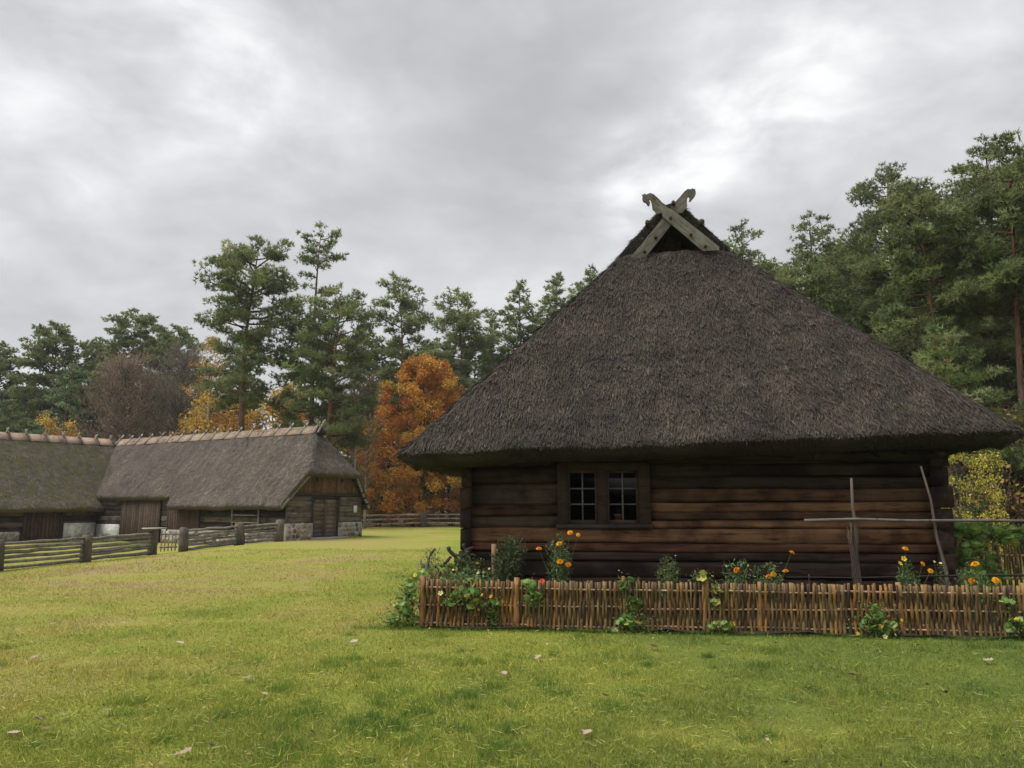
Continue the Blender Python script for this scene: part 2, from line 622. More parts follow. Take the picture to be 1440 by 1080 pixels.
# courses below the sill run the whole width, those above stop at the window
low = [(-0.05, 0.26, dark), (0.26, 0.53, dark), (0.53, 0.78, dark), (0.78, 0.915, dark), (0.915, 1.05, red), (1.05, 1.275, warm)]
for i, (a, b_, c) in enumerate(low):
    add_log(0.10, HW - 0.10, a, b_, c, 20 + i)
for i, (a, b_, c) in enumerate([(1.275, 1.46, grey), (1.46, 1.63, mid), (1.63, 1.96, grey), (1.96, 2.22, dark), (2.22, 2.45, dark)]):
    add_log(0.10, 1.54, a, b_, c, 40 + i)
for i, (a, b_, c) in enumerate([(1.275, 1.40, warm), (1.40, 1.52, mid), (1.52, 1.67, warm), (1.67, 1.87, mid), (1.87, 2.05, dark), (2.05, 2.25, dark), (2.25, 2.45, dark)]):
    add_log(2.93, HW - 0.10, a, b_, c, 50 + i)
add_log(1.54, 2.93, 2.27, 2.45, dark, 60)
# side walls: their ends stand proud of the front wall at both corners
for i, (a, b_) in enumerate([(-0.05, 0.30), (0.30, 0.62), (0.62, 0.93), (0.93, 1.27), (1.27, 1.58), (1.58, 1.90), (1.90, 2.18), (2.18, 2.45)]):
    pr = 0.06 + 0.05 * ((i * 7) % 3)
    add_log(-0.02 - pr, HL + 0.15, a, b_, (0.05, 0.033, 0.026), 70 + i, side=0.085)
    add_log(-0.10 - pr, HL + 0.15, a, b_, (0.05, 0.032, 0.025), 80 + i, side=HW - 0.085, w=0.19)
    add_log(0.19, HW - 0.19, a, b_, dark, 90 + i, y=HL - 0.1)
# moss / chinking strips are left to the gaps; a dark liner keeps daylight out of the joints
lin = MB()
for (x0, x1, y0, y1, z0, z1) in [(0.2, 1.55, 0.16, 0.19, 0, 2.6), (2.92, 7.04, 0.16, 0.19, 0, 2.6), (1.55, 2.92, 0.16, 0.19, 0, 1.3), (1.55, 2.92, 0.16, 0.19, 2.28, 2.6),
                                 (0.18, 0.2, 0.2, 11.8, 0, 2.6), (7.04, 7.06, 0.2, 11.8, 0, 2.6), (0.2, 7.04, 11.8, 11.82, 0, 2.6)]:
    lin.add(box(x0, x1, y0, y1, z0, z1), BOXQ, col=(0.03, 0.022, 0.018))
lin.build('wall_lining', M['plain'], house)
link('floor', MB().add(box(0.2, 7.04, 0.2, 11.8, 0.1, 0.2), BOXQ, col=(0.08, 0.05, 0.035)).mesh('floor'), M['plain'], house)
link('attic_floor', MB().add(box(0.0, 7.24, 0.0, 12, 2.46, 2.52), BOXQ, col=(0.06, 0.04, 0.03)).mesh('attic_floor'), M['plain'], house)

# window: two casements of six panes in one plank surround
win = MB()
wc = (0.058, 0.038, 0.027)
for bx_ in [(1.52, 1.68, -0.035, 0.12, 1.335, 2.27), (2.77, 2.95, -0.035, 0.12, 1.335, 2.27), (2.135, 2.285, -0.025, 0.12, 1.335, 2.16), (1.68, 2.77, -0.03, 0.12, 2.16, 2.27)]:
    V, Q = bevel_box(*bx_); win.add(V, Q, col=wc)
frame = win.build('window_frame', M['board'], house)
V, Q = bevel_box(1.50, 2.97, -0.085, 0.10, 1.27, 1.335, 0.01)
MB().add(V, Q, col=(0.06, 0.05, 0.043)).build('window_sill', M['boardx'], house)
for (a, b_) in [(1.68, 2.135), (2.285, 2.77)]:
    cas = MB()
    z0, z1 = 1.337, 2.158
    for bx_ in [(a + .001, a + 0.035, 0.03, 0.075, z0, z1), (b_ - 0.035, b_ - .001, 0.03, 0.075, z0, z1), (a + 0.035, b_ - 0.035, 0.03, 0.075, z0, z0 + 0.06), (a + 0.035, b_ - 0.035, 0.03, 0.075, z1 - 0.035, z1)]:
        V, Q = bevel_box(*bx_, b=0.004); cas.add(V, Q, col=(0.09, 0.06, 0.042))
    w = cas.build('window', M['board'], house)
    gx0, gx1, gz0, gz1 = a + 0.035, b_ - 0.035, z0 + 0.06, z1 - 0.035
    for i in range(2):
        for j in range(3):
            x0 = gx0 + (gx1 - gx0) / 2 * i; x1 = gx0 + (gx1 - gx0) / 2 * (i + 1)
            q0 = gz0 + (gz1 - gz0) / 3 * j; q1 = gz0 + (gz1 - gz0) / 3 * (j + 1)
            link('pane', MB().add(box(x0 + .004, x1 - .004, 0.053, 0.056, q0 + .004, q1 - .004), BOXQ).mesh('pane'), M['glass'], w)
    V, Q = bevel_box((gx0 + gx1) / 2 - 0.011, (gx0 + gx1) / 2 + 0.011, 0.040, 0.068, gz0, gz1, 0.003)
    MB().add(V, Q, col=(0.17, 0.165, 0.155)).build('muntin', M['board'], w)
    for j in (1, 2):
        zz = gz0 + (gz1 - gz0) / 3 * j
        V, Q = bevel_box(gx0, gx1, 0.043, 0.065, zz - 0.011, zz + 0.011, 0.003)
        MB().add(V, Q, col=(0.17, 0.165, 0.155)).build('muntin', M['boardx'], w)
# inner ledge and the pot that stands on it
V, Q = bevel_box(1.56, 2.91, 0.125, 0.40, 1.34, 1.375)
MB().add(V, Q, col=(0.13, 0.09, 0.065)).build('inner_ledge', M['boardx'], house)


def lathe(profile, k=14):
    prof = np.asarray(profile, float)
    t = np.arange(k) * 2 * math.pi / k
    V = np.stack([np.outer(prof[:, 0], np.cos(t)), np.outer(prof[:, 0], np.sin(t)), np.repeat(prof[:, 1:2], k, 1)], -1).reshape(-1, 3)
    Q = [(i * k + j, i * k + (j + 1) % k, (i + 1) * k + (j + 1) % k, (i + 1) * k + j) for i in range(len(prof) - 1) for j in range(k)]
    return V, Q


pot = thing('flower_pot', 'small terracotta flower pot with thin plant behind the right window casement', 'flower pot', hw(2.46, 0.16, 1.375))
V, Q = lathe([(0.001, 0), (0.045, 0), (0.058, 0.085), (0.066, 0.085), (0.068, 0.115), (0.056, 0.115), (0.052, 0.09), (0.001, 0.088)])
MB().add(V, Q, col=(0.42, 0.16, 0.09)).build('pot', M['clay'], pot, True)
pl = MB()
for a in range(7):
    an = a * 0.9
    e = np.array([math.cos(an) * 0.09, math.sin(an) * 0.05, 0.12 + 0.08 * random.random()])
    P = [np.array([0, 0, 0.085]) + e * s_ * np.array([s_, s_, 1]) for s_ in np.linspace(0, 1, 5)]
    pl.add(*tube(P, np.linspace(0.005, 0.002, 5), 4), col=(0.06, 0.10, 0.04))
pl.build('plant', M['leaf'], pot)

# ---- thatched roof
CU, AU = 3.6, 4.45
EV0 = -0.8
RZ, GB, GV = 7.30, 6.17, 1.78


def smin(a, b_, k):
    h = np.clip(0.5 + 0.5 * (b_ - a) / k, 0, 1)
    return b_ * (1 - h) + a * h - k * h * (1 - h)


def eave_z(u):
    return 2.40 + 0.25 * (u + 0.85) / 8.9


def roof_z(u, v):
    left = 2.40 + (RZ - 2.40) / AU * (u + 0.85)
    right = 2.65 + (RZ - 2.65) / AU * (8.06 - u)
    z = smin(left, right, 0.5)
    front = eave_z(u) + 1.45 * (v - EV0) - 0.08 * np.sin(np.clip((v - EV0) / 2.6, 0, 1) * math.pi)
    front = front + 0.006 * np.sin((v - EV0) * 2 * math.pi / 0.27 + 0.8 * vnoise(u * 1.3, v, 12))
    back = eave_z(u) + 1.45 * (12.8 - v)
    zf = smin(z, front, 0.22)
    zf = np.where(v < GV, zf, z)
    return smin(zf, back, 0.22)


def shell(us, vs, zfun, th, skip=None, mb=None, col=(1, 1, 1), amp=0.02, seed=1, tuck=0.12, wave=0.0):
    """thick thatch: top surface, underside and cut edge. returns top grid points too"""
    U, Vv = np.meshgrid(us, vs)
    Zt = zfun(U, Vv)
    Zt = Zt + amp * vnoise(U * 2.1, Vv * 2.1, seed) + amp * 0.6 * vnoise(U * 6.3, Vv * 6.3, seed + 5)
    top = np.stack([U, Vv, Zt], -1)
    cu, cv = us.mean(), vs.mean()
    hu, hv = (us[-1] - us[0]) / 2, (vs[-1] - vs[0]) / 2
    Ub = cu + (U - cu) * (hu - tuck) / hu; Vb = cv + (Vv - cv) * (hv - tuck) / hv
    bot = np.stack([Ub, Vb, Zt - th], -1)
    ny_, nx_ = U.shape
    id_ = np.arange(nx_ * ny_).reshape(ny_, nx_)
    Qt = np.stack([id_[:-1, :-1], id_[:-1, 1:], id_[1:, 1:], id_[1:, :-1]], -1).reshape(-1, 4)
    dz = np.abs(Zt[1:, :] - Zt[:-1, :]); dz = np.maximum(dz[:, :-1], dz[:, 1:]).ravel()
    keep = np.ones(len(Qt), bool) if skip is None else dz < skip
    Qt = Qt[keep]
    off = nx_ * ny_
    rim = np.concatenate([id_[0, :], id_[1:, -1], id_[-1, -2::-1], id_[-2:0:-1, 0]])
    r2 = np.roll(rim, -1)
    side = np.stack([rim, rim + off, r2 + off, r2], -1)
    V = np.concatenate([top.reshape(-1, 3), bot.reshape(-1, 3)])
    mb.add(V, np.concatenate([Qt, Qt[:, ::-1] + off, side]), col=col)
    return top, keep


THATCH = [(0.058, 0.046, 0.038), (0.074, 0.060, 0.049), (0.036, 0.028, 0.025), (0.112, 0.092, 0.069), (0.062, 0.042, 0.035)]


def straw(top, keep, n, L, W, lift, cols, p, r_, weight=None, jag=0.35, ymin=None):
    """reed ends lying down the slope"""
    a = top[:-1, :-1].reshape(-1, 3)[keep]; b_ = top[:-1, 1:].reshape(-1, 3)[keep]
    c = top[1:, 1:].reshape(-1, 3)[keep]; d = top[1:, :-1].reshape(-1, 3)[keep]
    nn = np.cross(b_ - a, d - a); ar = np.linalg.norm(nn, axis=1); nn = unit(nn)
    w = ar if weight is None else ar * weight((a + c) / 2)
    ci = r_.choice(len(a), n, p=w / w.sum())
    s_, t_ = r_.random((n, 1)), r_.random((n, 1))
    P = a[ci] * (1 - s_) * (1 - t_) + b_[ci] * s_ * (1 - t_) + c[ci] * s_ * t_ + d[ci] * (1 - s_) * t_
    nr = nn[ci]
    dn = unit(np.array([[0, 0, -1.0]]) + nr * nr[:, 2:3])
    sd = np.cross(nr, dn)
    an = r_.normal(0, jag, (n, 1))
    D = unit(dn * np.cos(an) + sd * np.sin(an) + nr * (lift + r_.normal(0, 0.12, (n, 1))))
    sd = unit(np.cross(nr, D))
    ll = L * r_.uniform(0.5, 1.4, (n, 1)); ww = W * r_.uniform(0.6, 1.5, (n, 1)) / 2
    P = P + nr * 0.004
    if ymin is not None:
        over = (P + D * ll)[:, 1:2] < ymin
        ll = np.where(over & (D[:, 1:2] < -0.05), np.clip((P[:, 1:2] - ymin) / np.maximum(-D[:, 1:2], 0.05), 0.012, None), ll)
    V = np.stack([P - sd * ww, P + sd * ww, P + D * ll + sd * ww * 0.7, P + D * ll - sd * ww * 0.7], 1).reshape(-1, 3)
    col = pick(r_, n, cols, 0.3, p)
    col = col * (1 + 0.28 * vnoise(P[:, 0] * 7.5, P[:, 1] * 3 + P[:, 2] * 3, 31) + 0.22 * vnoise(P[:, 0] * 0.9, P[:, 2] * 1.5, 32))[:, None]
    return make_mesh('straw', V, [np.arange(4 * n).reshape(-1, 4)], np.repeat(col, 4, 0))


us = np.linspace(-0.85, 8.06, 111)
vs = np.unique(np.concatenate([np.linspace(-0.8, 1.74, 36), [1.77, 1.79], np.linspace(1.85, 12.8, 90)]))
rm = MB()
top, keep = shell(us, vs, roof_z, 0.21, 0.16, rm, (0.048, 0.039, 0.033), 0.022, 4, 0.26)
roof = rm.build('roof', M['thatch'], house, True)
st = link('straw', straw(top, keep, 160000, 0.14, 0.0105, 0.13, THATCH, [0.36, 0.26, 0.22, 0.05, 0.11], rng, lambda c: np.where(c[:, 1] < 3.2, 5.0, 0.5) * np.where(c[:, 1] < -0.70, 0.8, 1.0), 0.2, -0.825), M['thatch'], roof)
st['kind'] = 'stuff'
# ragged reed ends hanging along the cut eave
n = 7000
uu = rng.uniform(-0.83, 8.04, n); fq = rng.random(n) ** 1.6
P = np.stack([uu, EV0 + 0.26 * fq, eave_z(uu) - 0.21 * fq + 0.01], -1)
D = unit(np.stack([rng.normal(0, 0.25, n), -0.55 + rng.normal(0, 0.15, n), -0.8 + rng.normal(0, 0.2, n)], -1))
V, F, cc = needles(P, D, rng.uniform(0.02, 0.065, n), rng.uniform(0.008, 0.015, n), pick(rng, n, [(0.04, 0.033, 0.03), (0.024, 0.02, 0.018), (0.075, 0.063, 0.053)], 0.3), rng)
ef = link('straw', make_mesh('eave_straw', V, [F], cc), M['thatch'], roof)
ef['kind'] = 'stuff'
# ragged edge along the left and right eaves
for side in (0, 1):
    n = 5000
    vv = rng.uniform(-0.8, 12.8, n); uu = np.full(n, -0.85 if side == 0 else 8.06)
    fq = rng.random(n) ** 1.6
    P = np.stack([uu + fq * (0.26 if side == 0 else -0.26), vv, (2.40 if side == 0 else 2.65) - 0.21 * fq], -1)
    D = unit(np.stack([np.full(n, -0.6 if side == 0 else 0.6) + rng.normal(0, 0.15, n), rng.normal(0, 0.25, n), -0.75 + rng.normal(0, 0.2, n)], -1))
    V, F, cc = needles(P, D, rng.uniform(0.03, 0.10, n), rng.uniform(0.008, 0.016, n), pick(rng, n, [(0.04, 0.033, 0.03), (0.024, 0.02, 0.018), (0.075, 0.063, 0.053)], 0.3), rng)
    ef = link('straw', make_mesh('eave_straw', V, [F], cc), M['thatch'], roof); ef['kind'] = 'stuff'
# wall plate and rafter feet under the eave
V, Q = bevel_box(0.0, 7.24, -0.24, -0.12, 2.30, 2.42, 0.01)
MB().add(V, Q, col=(0.035, 0.026, 0.021)).build('eave_beam', M['log'], house)
for i in range(9):
    u0 = 0.15 + i * 0.86
    pole('rafter', (u0, 0.1, 2.50), (u0, -0.55, 2.33), 0.05, 0.045, M['log'], house, (0.035, 0.026, 0.021), 6, 3, 0, i)

# cut edge of the thatch round the gablet opening
vu = np.concatenate([np.linspace(-1.0, 1.0, 61)]) + CU
zt = np.array([float(roof_z(np.array(q), np.array(GV + 0.02))) for q in vu])
zf_ = np.array([float(roof_z(np.array(q), np.array(GV - 0.03))) for q in vu])
zb_ = np.maximum(zt - 0.36, np.minimum(zf_ - 0.05, zt - 0.02))
P = np.concatenate([np.stack([vu, np.full(61, GV - 0.005), zt + 0.01], -1), np.stack([vu, np.full(61, GV + 0.05), zb_], -1)])
vg = MB().add(P, [(i, i + 61, i + 62, i + 1) for i in range(60)], col=(0.05, 0.042, 0.038)).build('verge', M['thatch'], roof)
n = 3500
qi = rng.uniform(0, 60, n); fq = rng.random(n)
P = np.stack([np.interp(qi, np.arange(61), vu), np.full(n, GV - 0.01), np.interp(qi, np.arange(61), zt) * (1 - fq) + np.interp(qi, np.arange(61), zb_) * fq], -1)
D = unit(np.stack([rng.normal(0, 0.5, n) + np.sign(P[:, 0] - CU) * 0.4, np.full(n, -0.5), rng.normal(-0.5, 0.3, n)], -1))
V, F, cc = needles(P, D, rng.uniform(0.03, 0.07, n), rng.uniform(0.008, 0.015, n), pick(rng, n, THATCH, 0.3), rng)
o = link('straw', make_mesh('verge_straw', V, [F], cc), M['thatch'], vg); o['kind'] = 'stuff'

# ---- gablet with crossed boards that end in horse heads
GS = 8.307


def gp(x, y):
    """drawing units of the gable boards to u, z on the gable plane"""
    return (CU + (x - 548) / GS * 0.01316, 6.155 + (910 - y) / GS * 0.01375)


BA = [(60, 905), (60, 950), (215, 930), (515, 575), (600, 435), (660, 425), (712, 355), (716, 265), (732, 238), (746, 255), (736, 290), (752, 300), (778, 270),
      (806, 240), (820, 205), (812, 150), (795, 157), (780, 142), (765, 157), (728, 150), (690, 178), (640, 235), (575, 300), (430, 480)]
BB = [(1050, 888), (870, 888), (430, 480), (420, 430), (370, 435), (315, 380), (305, 300), (290, 265), (275, 270), (288, 305), (278, 340), (262, 335), (240, 300),
      (210, 285), (198, 250), (205, 215), (195, 205), (215, 205), (228, 195), (245, 207), (290, 190), (330, 205), (390, 265), (470, 360), (570, 420), (1055, 850)]


def plank_poly(name, pts, v0, v1, mat, parent, col):
    n_ = len(pts)
    V = [(p[0], v0, p[1]) for p in pts] + [(p[0], v1, p[1]) for p in pts]
    me = bpy.data.meshes.new(name)
    F = [tuple(range(n_)), tuple(range(2 * n_ - 1, n_ - 1, -1))] + [(i, i + n_, (i + 1) % n_ + n_, (i + 1) % n_) for i in range(n_)]
    me.from_pydata(V, [], F)
    me.update()
    a = me.color_attributes.new('Col', 'FLOAT_COLOR', 'POINT')
    a.data.foreach_set('color', np.tile(np.array([*col, 1.0], np.float32), 2 * n_))
    return link(name, me, mat, parent)


ga = plank_poly('gable_board', [gp(*p) for p in BA], GV - 0.11, GV - 0.065, M['board45'], house, (0.155, 0.142, 0.125))
gb = plank_poly('gable_board', [gp(*p) for p in BB], GV - 0.16, GV - 0.112, M['board135'], house, (0.175, 0.160, 0.142))
ga['label'] = 'gable board rising to the right horse head'
gb['label'] = 'gable board rising to the left horse head'
for par, (x, y), v0 in [(gb, (515, 500), GV - 0.165), (gb, (738, 700), GV - 0.165), (gb, (895, 840), GV - 0.165), (ga, (340, 710), GV - 0.115), (ga, (208, 865), GV - 0.115)]:
    u0, z0 = gp(x, y)
    pole('peg', (u0, v0 - 0.05, z0), (u0, v0 + 0.03, z0), 0.026, 0.026, M['log'], par, (0.06, 0.05, 0.045), 8, 3, 0)
# weight poles lying along the ridge and the ends of planks on the thatch
for i, (x, y, r0) in enumerate([(550, 322, 0.036), (250, 530, 0.04), (872, 540, 0.055)]):
    u0, z0 = gp(x, y)
    pole('ridge_pole', (u0, GV - 0.22 + 0.05 * i, z0), (u0, GV + 0.35, z0 - 0.01), r0, r0 * 0.9, M['log'], house, (0.07, 0.06, 0.055), 8, 4, 0.004, i)
for i, (p, q) in enumerate([((105, 692), (235, 590)), ((1005, 660), (900, 585)), ((395, 250), (530, 350))]):
    (a0, z0), (a1, z1) = gp(*p), gp(*q)
    P = np.array([[a0, z0], [a1, z1]]); d = P[1] - P[0]; L = np.linalg.norm(d); nrm = np.array([-d[1], d[0]]) / L * 0.03
    pts = [P[0] - nrm, P[1] - nrm, P[1] + nrm, P[0] + nrm]
    plank_poly('ridge_plank', pts, GV + 0.05, GV + 0.17, M['boardx'], house, (0.16, 0.15, 0.14))
# boarded back of the gablet and its bottom lath
for i in range(9):
    u0 = CU - 0.62 + i * 0.138
    hgt = max(0.12, 0.60 - abs(u0 + 0.07 - CU) * 0.95)
    V, Q = bevel_box(u0 + 0.003, u0 + 0.135, GV + 0.55, GV + 0.575, 5.9, 6.15 + hgt, 0.003)
    MB().add(V, Q, col=(0.09, 0.06, 0.045)).build('gable_plank', M['board'], house)
(a0, z0), (a1, z1) = gp(250, 905), gp(872, 888)
pole('lath', (a0, GV - 0.04, z0 + 0.01), (a1, GV - 0.04, z1 + 0.01), 0.012, 0.012, M['boardx'], house, (0.34, 0.28, 0.22), 6, 5, 0.004)

# ================================================================== garden bed
gm = MB()
gu = np.linspace(-0.25, 9.5, 40); gv = np.linspace(-1.85, 0.2, 12)
U, V2 = np.meshgrid(gu, gv)
Zs = 0.035 + 0.035 * vnoise(U * 3, V2 * 3, 8) + 0.02 * vnoise(U * 9, V2 * 9, 9)
P = np.stack([-0.8 + hc * U - hs * V2, 12.4 + hs * U + hc * V2, Zs], -1).reshape(-1, 3)
id_ = np.arange(U.size).reshape(U.shape)
gm.add(P, np.stack([id_[:-1, :-1], id_[:-1, 1:], id_[1:, 1:], id_[1:, :-1]], -1).reshape(-1, 4))
gs = gm.build('garden_bed', M['soil'], None, True)
gs['kind'] = 'structure'

# ================================================================== wattle fences
STICK_COLS = [(0.150, 0.085, 0.028), (0.200, 0.108, 0.032), (0.075, 0.044, 0.018), (0.270, 0.125, 0.028), (0.160, 0.098, 0.036), (0.105, 0.066, 0.026), (0.058, 0.036, 0.017), (0.220, 0.142, 0.052), (0.135, 0.083, 0.032)]
RAILZ = (0.07, 0.31, 0.53)


def stick_mesh(par, seed, H=0.66):
    r_ = np.random.default_rng(seed)
    zs = np.array([0, 0.07, 0.19, 0.31, 0.42, 0.53, H])
    y = np.zeros(7)
    for k, zi in ((1, 0), (3, 1), (5, 2)):
        y[k] = 0.031 * (1 if (zi + par) % 2 else -1)
    y[0] = y[1] * 0.8; y[6] = y[5] * r_.uniform(0.2, 1.6); y[2] = y[4] = 0
    x = np.cumsum(r_.normal(0, 0.0022, 7)); x -= x.mean()
    rad = r_.uniform(0.0145, 0.0195) * np.linspace(1.05, 0.85, 7)
    V, Q, T = tube(np.stack([x, y, zs], -1), rad, 5)
    c = np.array(STICK_COLS[r_.integers(len(STICK_COLS))]) * r_.uniform(0.7, 1.25)
    return MB().add(V, Q, T, c).mesh('stick', True)


SM = [[stick_mesh(p, 200 + p * 50 + i) for i in range(22)] for p in (0, 1)]
for row in SM:
    for me in row:
        me.materials.append(M['stick'])


def wattle(name, label, loc, rz, L, posts, pitch, seed, s0=0.0):
    f = thing(name, label, 'fence', loc, rz)
    r_ = np.random.default_rng(seed)
    x = s0 + 0.05; i = 0
    while x < L:
        me = SM[i % 2][r_.integers(22)]
        o = link('stick', me, None, f, (x, r_.normal(0, 0.004), -0.03), (r_.normal(0, 0.015), r_.normal(0, 0.018), r_.uniform(-0.3, 0.3)),
                 (r_.uniform(1.0, 1.45), 1.0, r_.uniform(0.975, 1.02)))
        x += pitch * r_.uniform(0.75, 1.3); i += 1
    for zr in RAILZ:
        segs = np.linspace(s0, L, max(2, int((L - s0) / 2.4) + 1))
        for a, b_ in zip(segs[:-1], segs[1:]):
            pole('rail', (a - 0.06, 0.0, zr + r_.normal(0, .01)), (b_ + 0.02, 0.0, zr + r_.normal(0, .012)), 0.0135, 0.0115, M['stick'], f, (0.50, 0.32, 0.19), 6, 9, 0.004, int(a * 10 + zr * 100))
    for (px, pr, ph, lean) in posts:
        pole('post', (px, -0.005, -0.05), (px + lean, 0.0, ph), pr, pr * 0.95, M['stick'], f, (0.30, 0.145, 0.05), 8, 6, 0.003, int(px * 10))
    return f


wattle('wattle_fence', 'long woven stick fence in front of the cottage garden', (-1.236, 10.74, 0.0), HA, 8.15,
       [(0.03, 0.036, 0.68, 0.0), (1.30, 0.042, 0.67, 0.01), (2.72, 0.022, 0.70, -0.01), (3.72, 0.03, 0.66, 0.05), (4.42, 0.03, 0.65, 0.02), (6.15, 0.035, 0.66, -0.02), (7.6, 0.035, 0.67, 0.0)], 0.0305, 5)
wattle('wattle_fence', 'short woven stick fence running back from the garden corner to the cottage', (-1.236 + 0.0065, 10.74 + 0.055, 0.0), HA + R(90), 1.72,
       [(0.9, 0.028, 0.66, 0.0), (1.70, 0.03, 0.70, 0.0)], 0.033, 6, 0.03)
wf = wattle('wattle_fence', 'woven stick fence behind the broad leaves right of the cottage', hw(7.62, 0.9, 0.0), HA, 4.2, [(0.1, 0.03, 0.68, 0), (1.3, 0.03, 0.7, 0), (2.6, 0.03, 0.7, 0)], 0.041, 9)
wf.scale = (1, 1, 1.62)

# ================================================================== poles in the garden
FX, FY = -1.236, 10.74


def fw(s, off, z=0.0):
    """along the front fence / metres behind it -> world"""
    return (FX + hc * s - hs * off, FY + hs * s + hc * off, z)


GREYP = (0.125, 0.102, 0.085)
p = thing('garden_pole', 'thin upright grey pole standing before the cottage wall', 'pole', fw(5.93, 0.9))
P = np.array([(0.0, 0, -0.05), (0.02, 0, 0.5), (-0.005, 0, 0.9), (0.02, 0.0, 1.3), (-0.01, 0, 1.6), (0.0, 0, 2.0)])
MB().add(*tube(P, [0.033, 0.03, 0.03, 0.027, 0.022, 0.017], 7), col=GREYP).build('shaft', M['bark'], p, True)
p = thing('garden_pole', 'thin pole leaning left against the right end of the cottage wall', 'pole', fw(7.10, 0.9))
P = np.array([(0.02, 0, -0.05), (-0.02, 0, 0.75), (-0.10, 0.02, 1.2), (-0.13, 0.03, 1.7), (-0.22, 0.05, 2.16)])
MB().add(*tube(P, [0.026, 0.024, 0.02, 0.017, 0.013], 7), col=(0.13, 0.10, 0.08)).build('shaft', M['bark'], p, True)
p = thing('garden_rail', 'long pale horizontal pole tied to the upright garden poles', 'pole', fw(5.25, 0.86, 1.41))
p.rotation_euler = (0, 0, HA)
P = np.array([(0, 0, 0.0), (0.7, 0, 0.02), (1.4, 0, 0.0), (2.2, 0, 0.005), (3.0, 0, 0.0), (4.2, 0, 0.01)])
MB().add(*tube(P, [0.024, 0.022, 0.021, 0.02, 0.019, 0.017], 7), col=(0.15, 0.13, 0.115)).build('shaft', M['bark'], p, True)
p = thing('garden_rail', 'thin dark pole lying just above the fence top by the marigolds', 'pole', fw(4.9, 0.55, 0.665))
p.rotation_euler = (0, 0, HA)
P = np.array([(0, 0, 0.0), (0.9, 0, 0.0), (1.8, 0, 0.03), (2.6, 0, 0.05), (4.4, 0, 0.06)])
MB().add(*tube(P, [0.008, 0.009, 0.012, 0.018, 0.02], 6), col=(0.03, 0.028, 0.027)).build('shaft', M['bark'], p, True)
for i, sx_ in enumerate((0.3, 2.5, 4.2)):
    pole('stake', (sx_, 0.02, -0.7), (sx_, 0.02, 0.04), 0.013, 0.011, M['bark'], p, (0.05, 0.04, 0.035), 6, 4, 0.004, i)
p = thing('stem_bundle', 'bundle of dry grey stems tied to the upright garden pole', 'stems', fw(5.86, 0.84, 0.0))
for i in range(9):
    x0 = random.uniform(-0.07, 0.07)
    pole('stem', (0.05 + x0 * 0.5, random.uniform(-.02, .02), 0.02), (x0, random.uniform(-.02, .02), 1.30 + random.uniform(-.1, .12)), 0.006, 0.003, M['bark'], p, (0.13, 0.10, 0.08), 5, 7, 0.012, 40 + i)
p = thing('garden_stake', 'short brown stake standing in the bed beside the green bush', 'stake', fw(0.95, 0.5))
pole('shaft', (0, 0, -0.05), (-0.02, 0, 1.08), 0.04, 0.032, M['bark'], p, (0.20, 0.125, 0.07), 8, 6, 0.006, 3)

# ================================================================== garden plants


def disc_leaf():
    k = 10
    V = [(0, 0, 0.0)]
    for j in range(k):
        a = j * 2 * math.pi / k
        rr = 1.0 + 0.06 * math.cos(5 * a)
        V.append((rr * 0.5 * math.cos(a), rr * 0.5 * math.sin(a), 0.03))
    for j in range(k):
        a = j * 2 * math.pi / k
        rr = 1.0 + 0.10 * math.cos(5 * a)
        V.append((rr * math.cos(a), rr * math.sin(a), 0.12 + 0.10 * math.sin(a * 2 + 1)))
    T = [(0, 1 + j, 1 + (j + 1) % k) for j in range(k)]
    Q = [(1 + j, 1 + k + j, 1 + k + (j + 1) % k, 1 + (j + 1) % k) for j in range(k)]
    return np.array(V), Q, T


LEAFM = []
for i, c in enumerate([(0.14, 0.27, 0.065), (0.18, 0.33, 0.085), (0.095, 0.195, 0.048), (0.26, 0.38, 0.10), (0.48, 0.46, 0.10)]):
    V, Q, T = disc_leaf()
    cc = np.broadcast_to(np.array(c), (len(V), 3)).copy()
    cc[0] = cc[0] * 1.5 + 0.03; cc[1:11] *= 1.1
    me = MB().add(V, Q, T, cc).mesh('leaf', True)
    me.materials.append(M['leaf'])
    LEAFM.append(me)


